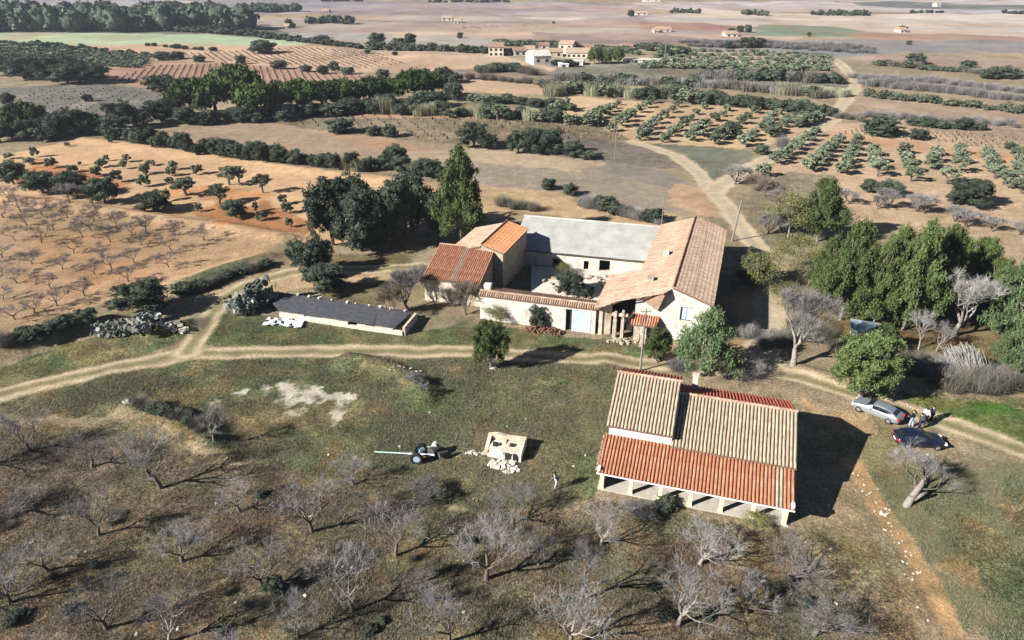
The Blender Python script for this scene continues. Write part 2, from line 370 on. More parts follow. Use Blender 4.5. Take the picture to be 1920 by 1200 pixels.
def foliage(name, c, c2, trans=.0):
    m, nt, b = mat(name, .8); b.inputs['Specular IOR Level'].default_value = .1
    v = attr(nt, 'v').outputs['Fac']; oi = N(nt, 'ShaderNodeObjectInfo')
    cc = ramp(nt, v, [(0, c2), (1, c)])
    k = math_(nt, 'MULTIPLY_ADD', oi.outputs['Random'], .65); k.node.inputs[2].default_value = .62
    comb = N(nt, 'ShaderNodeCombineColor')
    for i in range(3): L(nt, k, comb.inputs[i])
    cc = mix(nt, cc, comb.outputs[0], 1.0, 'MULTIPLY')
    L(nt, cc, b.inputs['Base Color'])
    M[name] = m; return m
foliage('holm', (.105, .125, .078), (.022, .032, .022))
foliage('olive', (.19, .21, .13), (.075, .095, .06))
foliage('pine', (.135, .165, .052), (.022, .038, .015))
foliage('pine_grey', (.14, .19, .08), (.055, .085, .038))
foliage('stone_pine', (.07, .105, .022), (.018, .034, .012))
foliage('yellow_leaf', (.21, .20, .07), (.08, .09, .03))
foliage('cane', (.33, .31, .20), (.15, .155, .09))
foliage('brush', (.18, .165, .13), (.07, .065, .048))
foliage('grass', (.20, .19, .115), (.065, .085, .04))
foliage('cactus', (.25, .26, .22), (.09, .10, .08))
foliage('twig', (.27, .25, .24), (.12, .11, .10))
foliage('twig_dark', (.23, .195, .185), (.12, .10, .09))
foliage('twig_pale', (.32, .30, .28), (.15, .135, .125))
foliage('twig_rust', (.22, .175, .13), (.11, .09, .065))
simple('bark', (.15, .115, .09), (.05, .04, .032), 9, .95, .6, .02)
simple('bark_mid', (.27, .235, .20), (.13, .11, .09), 7, .95, .6, .02)
simple('bark_pale', (.42, .36, .29), (.2, .165, .13), 6, .95, .6, .02)
simple('plaster_white', (.52, .49, .43), (.33, .275, .205), 1.1, .9, .25, .02)
simple('white_paint', (.78, .76, .72), (.62, .58, .5), 1.5, .8, .1, .01)
simple('plaster_cream', (.54, .48, .38), (.36, .30, .22), 1.5, .9, .3, .02)
simple('plaster_old', (.56, .47, .35), (.30, .22, .15), 1.1, .95, .6, .05)
simple('stone_wall', (.46, .38, .28), (.20, .155, .11), 3.2, .95, 1.0, .08)
simple('column_paint', (.62, .52, .33), (.5, .4, .24), 2.5, .9, .15, .01)
simple('concrete', (.40, .36, .30), (.30, .26, .21), 2, .95, .2, .02)
simple('asphalt_felt', (.072, .073, .078), (.040, .041, .045), 2.2, .9, .5, .03)
simple('fibre_cement', (.33, .325, .295), (.25, .24, .21), .7, .9, .1, .01)
simple('wood_grey', (.42, .39, .36), (.24, .21, .19), 6, .9, .4, .01)
simple('cane_grey', (.34, .32, .29), (.17, .155, .14), 6, .9, .4, .01)
simple('wood_dark', (.08, .06, .045), (.04, .03, .024), 5, .9, .4, .01)
simple('door_paint', (.42, .53, .61), (.32, .42, .50), 1.5, .6, .1, .01)
simple('interior_shade', (.03, .026, .022), (.02, .018, .015), 2, .95, 0)  # near-black: the shade of unlit rooms put into the colour
simple('rubble', (.58, .53, .44), (.36, .31, .24), 4, .95, .5, .03)
simple('rust', (.19, .09, .05), (.09, .045, .03), 5, .9, .4, .01)
simple('tarp_white', (.75, .77, .78), (.6, .62, .63), 2, .5, .3, .02)
simple('metal_blue_grey', (.26, .33, .37), (.18, .24, .28), 1.2, .55, .1, .01)
simple('metal_dark', (.075, .07, .065), (.035, .032, .03), 5, .7, .3, .01)
simple('rubber', (.02, .02, .02), (.012, .012, .012), 8, .8, .1, .005)
simple('rim', (.5, .5, .52), (.4, .4, .42), 8, .3, 0, .005, metal=.8)
def tile_mat(name, cols, pan=False):
    """cols: list of colours picked by noise per tile and by row"""
    m, nt, b = mat(name, .9); v = attr(nt, 'v').outputs['Fac']
    oi = N(nt, 'ShaderNodeObjectInfo')
    s = math_(nt, 'ADD', math_(nt, 'MULTIPLY', v, .38), math_(nt, 'MULTIPLY', noise(nt, .9, 4, .7), 1.0))
    s = math_(nt, 'ADD', s, math_(nt, 'MULTIPLY', oi.outputs['Random'], .10))
    s = math_(nt, 'SUBTRACT', s, .23)
    st = [(i/(len(cols)-1)*.8+.1, c) for i, c in enumerate(cols)]
    c = ramp(nt, s, st)
    c = mix(nt, c, ramp(nt, noise(nt, 14, 3), [(.3, .75), (.7, 1.2)]), .6, 'MULTIPLY')
    L(nt, c, b.inputs['Base Color'])
    M[name] = m; return m
tile_mat('tile_beige', [(.20, .145, .095), (.29, .23, .155), (.35, .29, .205), (.42, .36, .26)])
tile_mat('tile_orange', [(.20, .085, .05), (.32, .12, .062), (.38, .155, .08), (.42, .27, .17)])
tile_mat('tile_red', [(.22, .055, .035), (.30, .07, .042), (.36, .10, .055), (.40, .14, .08)])
tile_mat('tile_worn', [(.20, .11, .07), (.28, .18, .12), (.34, .25, .175), (.40, .335, .255)])
tile_mat('tile_brick', [(.20, .085, .05), (.32, .125, .07), (.40, .18, .10), (.46, .33, .24)])
tile_mat('tile_amber', [(.30, .13, .06), (.42, .18, .08), (.48, .23, .11), (.40, .28, .16)])
tile_mat('tile_brown', [(.14, .085, .06), (.20, .12, .085), (.25, .16, .11), (.30, .22, .16)])
simple('tile_pan', (.17, .10, .065), (.10, .06, .042), 5, .95, .2, .02)
def plain(name, c, rough=.5, spec=.5, metal=0, coat=0):
    m, nt, b = mat(name, rough); b.inputs['Base Color'].default_value = (*c, 1); b.inputs['Specular IOR Level'].default_value = spec
    b.inputs['Metallic'].default_value = metal
    if coat: b.inputs['Coat Weight'].default_value = coat; b.inputs['Coat Roughness'].default_value = .05
    n = noise(nt, 2.5, 3); L(nt, ramp(nt, n, [(.3, tuple(v*.88 for v in c)), (.7, c)]), b.inputs['Base Color'])
    M[name] = m; return m
plain('car_silver', (.36, .38, .40), .34, .5, .6, .5)
plain('car_blue', (.008, .013, .034), .25, .5, .3, .8)
plain('car_glass', (.012, .014, .018), .08, .8, 0, .3)
plain('lamp_red', (.45, .02, .02), .3)
plain('lamp_clear', (.75, .77, .8), .2)
plain('plate', (.8, .8, .78), .5)
plain('skin', (.45, .27, .19), .6, .3)
plain('hair', (.02, .015, .012), .7, .2)
plain('cloth_black', (.014, .014, .016), .9, .1)
plain('cloth_white', (.72, .72, .74), .9, .1)
plain('cloth_navy', (.02, .026, .055), .9, .1)
plain('cloth_olive', (.055, .06, .04), .9, .1)
plain('cloth_grey', (.34, .34, .36), .9, .1)
plain('denim', (.28, .36, .46), .9, .1)
plain('window_glass', (.22, .28, .32), .12, .8)
plain('pole_wood', (.19, .165, .14), .9, .1)
plain('green_paint', (.34, .46, .42), .6, .3)
plain('wire', (.03, .03, .03), .7)

# ------------------------------------------------------------------ object helpers
def tag(o, label=None, cat=None, group=None, kind=None):
    if label: o['label'] = label
    if cat: o['category'] = cat
    if group: o['group'] = group
    if kind: o['kind'] = kind
    return o
def empty(name, loc=(0, 0, 0), rz=0, **k):
    o = bpy.data.objects.new(name, None); o.empty_display_size = .3; C.objects.link(o)
    o.location = loc; o.rotation_euler = (0, 0, rz); return tag(o, **k)
def link(name, me, parent=None, loc=None, **k):
    o = bpy.data.objects.new(name, me); C.objects.link(o)
    if parent: o.parent = parent
    if loc: o.location = loc
    return tag(o, **k)
class MB:
    def __init__(s): s.v = []; s.f = []; s.a = []
    def add(s, V, Fs, a=.5):
        n = len(s.v); s.v += [tuple(p) for p in V]; s.f += [tuple(i+n for i in f) for f in Fs]; s.a += [a]*len(V)
    def box(s, x0, y0, z0, x1, y1, z1, a=.5, M_=None):
        V = [Vector(p) for p in ((x0, y0, z0), (x1, y0, z0), (x1, y1, z0), (x0, y1, z0), (x0, y0, z1), (x1, y0, z1), (x1, y1, z1), (x0, y1, z1))]
        if M_: V = [M_ @ p for p in V]
        s.add(V, [(0, 3, 2, 1), (4, 5, 6, 7), (0, 1, 5, 4), (1, 2, 6, 5), (2, 3, 7, 6), (3, 0, 4, 7)], a)
    def prism(s, pts, top, bot):
        """pts: plan polygon (counter-clockwise), top/bot: heights (scalars or one per point)"""
        n = len(pts); t = top if hasattr(top, '__len__') else [top]*n; b = bot if hasattr(bot, '__len__') else [bot]*n
        V = [(p[0], p[1], b[i]) for i, p in enumerate(pts)]+[(p[0], p[1], t[i]) for i, p in enumerate(pts)]
        Fs = [tuple(range(n-1, -1, -1)), tuple(range(n, 2*n))]+[(i, (i+1) % n, n+(i+1) % n, n+i) for i in range(n)]
        s.add(V, Fs)
    def slab(s, q, th):
        """q: corners of a sloping sheet, given thickness downwards"""
        n = len(q); V = [Vector(p)-Vector((0, 0, th)) for p in q]+[Vector(p) for p in q]
        s.add(V, [tuple(range(n-1, -1, -1)), tuple(range(n, 2*n))]+[(i, (i+1) % n, n+(i+1) % n, n+i) for i in range(n)])
    def tube(s, p0, p1, r0, r1, n=6, a=.5, cap=True):
        p0 = Vector(p0); p1 = Vector(p1); d = (p1-p0)
        if d.length < 1e-6: return
        d.normalize(); u = d.orthogonal().normalized(); w = d.cross(u)
        V = []
        for p, r in ((p0, r0), (p1, r1)):
            for i in range(n):
                t = 2*math.pi*i/n; V.append(p+u*(r*math.cos(t))+w*(r*math.sin(t)))
        Fs = [(i, (i+1) % n, n+(i+1) % n, n+i) for i in range(n)]
        if cap: Fs += [tuple(range(n-1, -1, -1)), tuple(range(n, 2*n))]
        s.add(V, Fs, a)
    def build(s, name, m, parent=None, smooth=False, bevel=0, **k):
        me = bpy.data.meshes.new(name); me.from_pydata(s.v, [], s.f); me.materials.append(M[m] if isinstance(m, str) else m)
        at = me.attributes.new('v', 'FLOAT', 'POINT'); at.data.foreach_set('value', np.array(s.a, np.float32))
        me.validate(); me.update()
        if smooth: me.polygons.foreach_set('use_smooth', np.ones(len(me.polygons), bool))
        o = link(name, me, parent, **k)
        if bevel:
            b = o.modifiers.new('bevel', 'BEVEL'); b.width = bevel; b.segments = 2; b.limit_method = 'ANGLE'
        return o

# ------------------------------------------------------------------ ground and roads
def make_ground():
    ys = list(np.linspace(-120, 20, 20))
    y = 20.
    while y < 78: y += .30; ys.append(y)
    while y < 1000: y *= 1.0062; ys.append(y)
    while y < 9000: y *= 1.03; ys.append(y)
    ys = np.array(ys); nx = 460
    s = np.linspace(-1, 1, nx)
    s = np.sign(s)*(abs(s)*.82+.18*abs(s)**3)
    hw = 30+np.maximum(ys, 25)*1.0
    X = s[None, :]*hw[:, None]; Y = np.repeat(ys[:, None], nx, 1)
    x = X.ravel(); y = Y.ravel()
    h = hz(x, y); col, clump, fur = paint(x, y)
    V = np.stack([x, y, h], 1)
    ny = len(ys); i = np.arange(ny-1)[:, None]*nx+np.arange(nx-1)[None, :]
    Fq = np.stack([i, i+1, i+nx+1, i+nx], -1).reshape(-1, 4)
    c4 = np.concatenate([col, np.ones((len(col), 1))], 1)
    me = new_mesh('ground', V, Fq, {'Col': ('FLOAT_COLOR', c4), 'clump': ('FLOAT', clump), 'furrow': ('FLOAT', fur)}, [M['ground']], True)
    return link('ground', me, kind='structure')
make_ground()
def make_road(name, pts, w):
    # resample
    P = [Vector((p[0], p[1])) for p in pts]; out = []
    for a, b in zip(P[:-1], P[1:]):
        n = max(2, int((b-a).length/max(.4, a.y*.006)))
        out += [a.lerp(b, i/n) for i in range(n)]
    out.append(P[-1]); out = [p for p in out]
    for _ in range(6):
        out = [out[0]]+[(out[i-1]+out[i]*2+out[i+1])/4 for i in range(1, len(out)-1)]+[out[-1]]
    n = len(out); m = 15; V = []
    for i, p in enumerate(out):
        t = (out[min(i+1, n-1)]-out[max(i-1, 0)]).normalized(); nn = Vector((-t.y, t.x))
        wob = .28*(float(vnoise(i*.7, 0, 3, 5))-.5)
        for j in range(m):
            k = (j/(m-1)*2-1)*(w+.35+wob)
            V.append((p.x+nn.x*k, p.y+nn.y*k))
    V = np.array(V); h = hz(V[:, 0], V[:, 1])+.012+.00002*V[:, 1]**1.2
    col, cl, fu = paint(V[:, 0], V[:, 1])
    i = np.arange(n-1)[:, None]*m+np.arange(m-1)[None, :]
    Fq = np.stack([i, i+m, i+m+1, i+1], -1).reshape(-1, 4)
    c4 = np.concatenate([col, np.ones((len(col), 1))], 1)
    me = new_mesh(name, np.column_stack([V, h]), Fq, {'Col': ('FLOAT_COLOR', c4), 'clump': ('FLOAT', cl), 'furrow': ('FLOAT', fu)}, [M['ground']], True)
    nz = np.zeros(len(me.polygons)*3); me.polygons.foreach_get('normal', nz)
    if nz[2::3].mean() < 0: me.flip_normals()
    link(name, me, kind='structure')
for n_, p_, w_ in ROADW: make_road(n_, p_, w_)
print('ground', time.time()-T0)

# ------------------------------------------------------------------ roofs of barrel tiles
def row_mesh(name, L_, r, mats, tile=.42, seed=0, clip0=0):
    """one run of overlapping cover tiles: x across, y downslope, z up"""
    R = random.Random(seed); V = []; Fs = []; at = []
    n = max(1, int(round(L_/tile))); tl = L_/n; seg = 5
    for i in range(n):
        y0 = i*tl; y1 = (i+1)*tl+.03; v = R.random(); dx = R.uniform(-.012, .012)
        b = len(V)
        for (y, rr, zz) in ((y0, r*.86, 0), (y1, r, .022)):
            for k in range(seg+1):
                t = math.pi*k/seg
                V.append((dx+rr*math.cos(t), y, zz+rr*.8*math.sin(t))); at.append(v)
        for k in range(seg): Fs.append((b+k, b+k+1, b+seg+1+k+1, b+seg+1+k))
    me = new_mesh(name, V, Fs, {'v': ('FLOAT', at)}, mats)
    return me
def roof(parent, O, S, Tdir, poly, m, pitch=.24, parts=False, ridge=None, thick=.14, name='tile_row', slabmat='tile_pan', rowmats=None, edge=True):
    """tiled sheet. O origin, S unit along the eave, Tdir unit downslope; poly in (s,t)"""
    O = Vector(O); S = Vector(S).normalized(); Tn = Vector(Tdir).normalized(); Nn = S.cross(Tn)
    if Nn.z < 0: Nn = -Nn
    slab = MB(); slab.slab([O+S*p[0]+Tn*p[1] for p in poly], thick); slab.build('roof_deck', slabmat, parent)
    ss = [p[0] for p in poly]; s0, s1 = min(ss), max(ss); n = int((s1-s0)/pitch); pitch = (s1-s0)/n
    cache = {}; big = None; vs = []; fs = []; at = []
    Mx = Matrix((( S.x, Tn.x, Nn.x), (S.y, Tn.y, Nn.y), (S.z, Tn.z, Nn.z)))
    if Mx.determinant() < 0: Mx = Matrix(((-S.x, Tn.x, Nn.x), (-S.y, Tn.y, Nn.y), (-S.z, Tn.z, Nn.z)))
    for i in range(n):
        s = s0+(i+.5)*pitch; ts = []
        for (a, b) in zip(poly, poly[1:]+poly[:1]):
            if (a[0] <= s) != (b[0] <= s): ts.append(a[1]+(b[1]-a[1])*(s-a[0])/(b[0]-a[0]))
        if len(ts) < 2: continue
        t0, t1 = min(ts), max(ts)
        if t1-t0 < .15: continue
        mm = rowmats(i, n) if rowmats else m
        key = (round((t1-t0)/.05), i % 4, mm)
        if key not in cache: cache[key] = row_mesh(name, key[0]*.05, pitch*.39, [M[mm]], seed=i % 4+key[0])
        me = cache[key]
        P = O+S*s+Tn*(t0+rnd.uniform(-.02, .03))+Nn*.004
        if parts:
            o = bpy.data.objects.new(name, me); C.objects.link(o); o.parent = parent
            o.matrix_local = Matrix.Translation(P) @ Mx.to_4x4()
        else:
            vv = np.zeros(len(me.vertices)*3, np.float32); me.vertices.foreach_get('co', vv); vv = vv.reshape(-1, 3)
            vv = vv @ np.array(Mx, np.float32).T+np.array(P, np.float32)
            ff = np.zeros(len(me.polygons)*4, np.int32); me.polygons.foreach_get('vertices', ff)
            fs.append(ff.reshape(-1, 4)+sum(len(q) for q in vs)); vs.append(vv)
            aa = np.zeros(len(vv), np.float32); me.attributes['v'].data.foreach_get('value', aa)
            at.append(np.clip(aa*.8+rnd.uniform(-.1, .3), 0, 1))
    if not parts and vs:
        me = new_mesh('tile_rows', np.concatenate(vs), np.concatenate(fs), {'v': ('FLOAT', np.concatenate(at))}, [M[m]])
        link('tile_rows', me, parent, kind='stuff')
def ridge_tiles(parent, P0, P1, m, r=.13, name='ridge_tiles'):
    P0 = Vector(P0); P1 = Vector(P1); n = max(2, int((P1-P0).length/.4)); mb = MB()
    for i in range(n):
        a = P0.lerp(P1, i/n); b = P0.lerp(P1, (i+1.08)/n)
        mb.tube(a, b+Vector((0, 0, .02)), r*.88, r, 8, rnd.random())
    mb.build(name, m, parent)

# ================================================================== BARN (nearest building)
ang = math.radians(-17); U = Vector((math.cos(ang), math.sin(ang), 0)); W = Vector((-math.sin(ang), math.cos(ang), 0))
O = Vector((5.96, 37.05, 0)); Z = Vector((0, 0, 1))
barn = empty('barn', (0, 0, 0), label='long white-walled barn with beige and orange tiled roofs and a columned porch', cat='barn')
def B(s, t, h): return O+U*s+W*t+Z*h
LEN = 12.7
def roofquad(parent, s0, s1, t0, h0, t1, h1, m, parts=True, **k):
    """t0,h0 = upper edge; t1,h1 = lower edge"""
    Td = (B(0, t1, h1)-B(0, t0, h0)); Ln = Td.length
    roof(parent, B(s0, t0, h0), U, Td, [(0, 0), (s1-s0, 0), (s1-s0, Ln), (0, Ln)], m, parts=parts, **k)
def wallq(mb, s0, t0, s1, t1, h0a, h0b, base=-.3, th=.25):
    """straight wall from (s0,t0) to (s1,t1), heights at both ends"""
    a = O+U*s0+W*t0; b = O+U*s1+W*t1; d = (b-a).normalized(); n = Vector((-d.y, d.x, 0))*th
    mb.prism([(a.x, a.y), (b.x, b.y), (b.x+n.x, b.y+n.y), (a.x+n.x, a.y+n.y)], [h0a, h0b, h0b, h0a], base)
GH = HZ(12, 40)
# walls: front wall of the store behind the porch, gables, back
w = MB()
wallq(w, .25, 3.1, LEN-.2, 3.1, 3.02, 3.02)
wallq(w, LEN-.2, 10.1, .25, 10.1, 3.5, 3.5)
w.build('wall', 'white_paint', barn)
for s_, th_ in ((.12, 1), (LEN-.08, -1)):
    g = MB(); a = O+U*s_; n = U*(.22*th_)
    prof = [(.95, 2.26), (3.0, 3.02), (7.0, 4.86), (10.25, 3.5)] if th_ < 0 else [(.95, 2.26), (3.0, 3.02), (3.02, 3.86), (7.0, 5.84), (10.25, 4.3)]
    V = []
    for off in (Vector((0, 0, 0)), n):
        for t, h in [(.95, -.3)]+prof+[(10.25, -.3)]: V.append(a+off+W*t+Z*h)
    k = len(prof)+2
    g.add(V, [tuple(range(k)), tuple(range(2*k-1, k-1, -1))]+[(i, (i+1) % k, k+(i+1) % k, k+i) for i in range(k)])
    g.build('gable_wall', 'plaster_white', barn)
# raised part: front wall and right side wall
g = MB(); wallq(g, .2, 3.04, 4.52, 3.04, 3.9, 3.9, base=2.9, th=.2)
g.build('upper_wall', 'white_paint', barn)
g = MB(); a = O+U*4.3
V = []
for off in (Vector((0, 0, 0)), U*.22):
    for t, h in [(3.05, 2.9), (3.05, 3.9), (7.0, 5.84), (10.25, 4.3), (10.25, 2.9)]: V.append(a+off+W*t+Z*h)
g.add(V, [(0, 1, 2, 3, 4), (9, 8, 7, 6, 5)]+[(i, (i+1) % 5, 5+(i+1) % 5, 5+i) for i in range(5)])
g.build('upper_wall', 'white_paint', barn)
# roofs
def frontmat(i, n): return 'tile_beige' if i in (n-4, n-5) else 'tile_orange'
roofquad(barn, -.1, LEN+.05, 3.08, 3.16, -.02, 2.08, 'tile_orange', rowmats=frontmat)
roofquad(barn, 4.5, LEN+.12, 7.0, 5.0, 2.75, 3.28, 'tile_beige')
roofquad(barn, -.08, 4.62, 7.0, 6.0, 2.85, 4.02, 'tile_beige')
roofquad(barn, 4.55, LEN+.05, 7.02, 4.98, 10.5, 3.62, 'tile_red')
roofquad(barn, -.08, 4.6, 7.02, 5.98, 10.5, 4.3, 'tile_red')
ridge_tiles(barn, B(4.6, 7, 5.06), B(LEN+.1, 7, 5.06), 'tile_worn', .12)
ridge_tiles(barn, B(-.1, 7, 6.06), B(4.65, 7, 6.06), 'tile_worn', .12)
# chimney on the back slope
ch = MB(); c0 = B(5.6, 9.2, 4.1)
Mr = Matrix.Translation(c0) @ Matrix.Rotation(ang, 4, 'Z')
ch.box(-.2, -.2, -.3, .2, .2, 1.35, M_=Mr); ch.box(-.26, -.26, 1.353, .26, .26, 1.43, M_=Mr)
ch.build('chimney', 'plaster_cream', barn, bevel=.02)
# eave beam, columns, porch floor
m_ = MB(); Mr = Matrix.Translation(O) @ Matrix.Rotation(ang, 4, 'Z')
m_.box(.05, .76, 2.0, LEN-.08, .98, 2.17, M_=Mr); m_.build('beam', 'plaster_white', barn)
m_ = MB(); m_.box(-.12, -.06, 1.93, LEN+.07, .06, 2.02, M_=Mr); m_.build('eave_board', 'white_paint', barn)
for i in range(7):
    c = MB(); s = .2+(LEN-.45)*i/6
    c.box(s-.13, .74, -.25, s+.13, 1.0, 1.998, M_=Mr); c.box(s-.17, .70, -.25, s+.17, 1.04, .16, M_=Mr)
    c.build('column', 'column_paint', barn, bevel=.015)
m_ = MB(); m_.box(-.1, .6, -.3, LEN+.05, 3.08, .06, M_=Mr); m_.build('porch_floor', 'concrete', barn, bevel=.02)
# end caps sticking above the eave at both ends
for s in (.0, LEN-.1):
    c = MB(); c.box(s-.08, .0, 2.0, s+.12, .35, 2.42, M_=Mr); c.build('corner_cap', 'white_paint', barn, bevel=.02)
# stepped tile edging on the left verge
c = MB()
for i in range(7):
    t = .1+i*.42; c.box(-.24, t, 2.08+t*.35, -.11, t+.3, 2.2+t*.35, M_=Mr)
c.build('verge_tiles', 'tile_worn', barn)
for i, s in enumerate((2.2, 6.5, 10.4)):
    dm = MB(); dm.box(s, 3.06, .1, s+1.1, 3.098, 2.15, M_=Mr); dm.build('door', 'wood_dark', barn)

# ================================================================== FARMSTEAD
def frame(o, deg):
    a = math.radians(deg); return Vector((o[0], o[1], 0)), Vector((math.cos(a), math.sin(a), 0)), Vector((-math.sin(a), math.cos(a), 0))
# --- long wing with ridge; d along ridge (away), n to the left
house = empty('farmhouse', label='long old farmhouse wing with worn pinkish tile roof and white gable wall', cat='farmhouse')
R0 = Vector((15.5, 59.8, 0)); dd = Vector((.322, .947, 0)).normalized(); nl = Vector((-dd.y, dd.x, 0))
def H_(s, t, h): return R0+dd*s+nl*t+Z*h      # t>0 left of the ridge, t<0 right
SL = .34; RL = 22.2; RH = 5.7
def polywall(mb, pts, th):
    """vertical wall panel: pts list of 3D points in a plane, extruded by vector th"""
    n = len(pts); V = [Vector(p) for p in pts]+[Vector(p)+th for p in pts]
    mb.add(V, [tuple(range(n)), tuple(range(2*n-1, n-1, -1))]+[(i, (i+1) % n, n+(i+1) % n, n+i) for i in range(n)])
w = MB(); # front gable with window opening: three pieces round the opening
wx0, wx1, wz0, wz1 = -.95, -2.05, 2.35, 3.75
th = dd*.35
polywall(w, [H_(0, 3.4, -.4), H_(0, 3.4, RH-3.4*SL-.12), H_(0, 0, RH-.12), H_(0, wx0, RH+wx0*SL-.12), H_(0, wx0, -.4)], th)
polywall(w, [H_(0, wx1, -.4), H_(0, wx1, RH+wx1*SL-.12), H_(0, -3.75, RH-3.75*SL-.12), H_(0, -3.75, -.4)], th)
polywall(w, [H_(0, wx0, -.4), H_(0, wx0, wz0), H_(0, wx1, wz0), H_(0, wx1, -.4)], th)
polywall(w, [H_(0, wx0, wz1), H_(0, wx0, RH+wx0*SL-.12), H_(0, wx1, RH+wx1*SL-.12), H_(0, wx1, wz1)], th)
w.build('wall', 'plaster_white', house)
w = MB(); polywall(w, [H_(.18, wx0, wz0), H_(.18, wx0, wz1), H_(.18, wx1, wz1), H_(.18, wx1, wz0)], dd*.05)
win = w.build('window', 'door_paint', house)
w = MB(); polywall(w, [H_(-.03, wx0+.06, wz0-.09), H_(-.03, wx0+.06, wz0), H_(-.03, wx1-.06, wz0), H_(-.03, wx1-.06, wz0-.09)], dd*.2); w.build('sill', 'plaster_cream', win)
w = MB(); polywall(w, [H_(.14, -1.47, wz0+.002), H_(.14, -1.47, wz1-.002), H_(.14, -1.53, wz1-.002), H_(.14, -1.53, wz0+.002)], dd*.038); w.build('frame', 'wood_grey', win)
w = MB()
polywall(w, [H_(0.35, -3.75, -.4), H_(0.35, -3.75, RH-3.75*SL-.14), H_(RL-.3, -3.75, RH-3.75*SL-.14), H_(RL-.3, -3.75, -.4)], nl*.35)
polywall(w, [H_(RL-.3, -3.7, -.4), H_(RL-.3, -3.7, RH-3.7*SL-.14), H_(RL-.3, 0, RH-.14), H_(RL-.3, 3.7, RH-3.7*SL-.14), H_(RL-.3, 3.7, -.4)], -dd*.3)
polywall(w, [H_(7.2, 3.7, -.4), H_(7.2, 3.7, RH-3.7*SL-.14), H_(RL-.3, 3.7, RH-3.7*SL-.14), H_(RL-.3, 3.7, -.4)], -nl*.35)
w.build('wall', 'plaster_old', house)
# small dark window slits on the shaded side
tl = (nl+Z*(-SL)).normalized(); tr = (-nl+Z*(-SL)).normalized(); kk = math.sqrt(1+SL*SL)
roof(house, H_(0, 0, RH), dd, tr, [(-.15, .0), (RL, .0), (RL, 3.95*kk), (-.15, 3.95*kk)], 'tile_worn', thick=.16)
roof(house, H_(0, .12, RH-.22), dd, tl, [(1.0, 0), (RL, 0), (RL, 3.9*kk), (7.0, 3.9*kk), (7.1, 7.3*kk), (-1.6, 7.0*kk), (-1.9, 6.6*kk), (-.1, 3.4*kk), (-.9, .6*kk), (-.15, 0)], 'tile_worn', thick=.16)
ridge_tiles(house, H_(-.1, .02, RH+.05), H_(RL, .02, RH+.05), 'tile_brick', .11)
w = MB()   # mortared bands of repair running down the right slope
for s in (3.3, 7.4, 11.0, 14.6):
    a = H_(s, -.1, RH+.035); b = H_(s+.1, -3.9, RH-3.8*SL+.03)
for t in (-1.75, -1.85):
    pass
w.tube(H_(0, -1.9, RH-1.9*SL+.06), H_(20, -1.75, RH-1.75*SL+.06), .03, .03, 5); w.build('mortar_line', 'tile_brick', house)
# small chimneys on the left slope
for (s, t, hh, wdt, mt) in ((10.1, 1.9, .7, .62, 'plaster_white'), (3.0, 2.5, .42, .6, 'stone_wall')):
    c = MB(); P = H_(s, t, RH-t*SL-.3); Mx = Matrix.Translation(P) @ Matrix.Rotation(math.atan2(dd.y, dd.x), 4, 'Z')
    c.box(-wdt/2, -wdt/2, -.2, wdt/2, wdt/2, hh, M_=Mx)
    if mt == 'stone_wall':
        for q in (-.24, .0, .24): c.box(q-.05, -wdt/2, hh+.001, q+.05, wdt/2, hh+.16, M_=Mx)
        c.box(-wdt/2-.04, -wdt/2-.04, hh+.162, wdt/2+.04, wdt/2+.04, hh+.22, M_=Mx)
    c.build('chimney', mt, house, bevel=.02)
# lower annex under the long left slope: walls
w = MB()
def hh_(t): return RH-.22-t*SL-.16
polywall(w, [H_(-1.3, 6.75, -.4), H_(-1.3, 6.75, hh_(6.75)), H_(7.0, 7.0, hh_(7.0)), H_(7.0, 7.0, -.4)], -nl*.35)
polywall(w, [H_(-1.3, 6.75, -.4), H_(-1.3, 6.75, hh_(6.75)), H_(-.9, 5.6, hh_(5.6)), H_(-.9, 5.6, -.4)], dd*.4)
polywall(w, [H_(6.9, 7.0, -.4), H_(6.9, 7.0, hh_(7.0)), H_(6.9, 3.8, hh_(3.8)), H_(6.9, 3.8, -.4)], -dd*.35)
w.build('annex_wall', 'plaster_old', house)
for (s, t, wdt, hgt) in ((-1.35, 5.1, .38, 2.9), (-1.25, 4.35, .32, 3.1), (-1.5, 2.15, .6, 1.5)):
    c = MB(); P = H_(s, t, 0); Mx = Matrix.Translation(P) @ Matrix.Rotation(math.atan2(dd.y, dd.x), 4, 'Z')
    c.box(-wdt/2, -wdt/2, -.4, wdt/2, wdt/2, hgt*.72, M_=Mx); c.box(-wdt*.4, -wdt*.42, hgt*.72, wdt*.44, wdt*.4, hgt, M_=Mx)
    c.build('broken_pillar', 'stone_wall', house, bevel=.05)
c = MB(); polywall(c, [H_(.5, 5.5, -.4), H_(.5, 5.5, 3.0), H_(.5, 3.4, 3.9), H_(.5, 3.4, -.4)], dd*.2); c.build('shade_panel', 'interior_shade', house)  # dark sheet painted as the interior shadow behind the pillars
c = MB(); polywall(c, [H_(-1.35, 5.5, 2.35), H_(-1.35, 5.5, 2.62), H_(-1.25, 3.9, 2.7), H_(-1.25, 3.9, 2.42)], dd*.3); c.build('lintel', 'plaster_old', house)
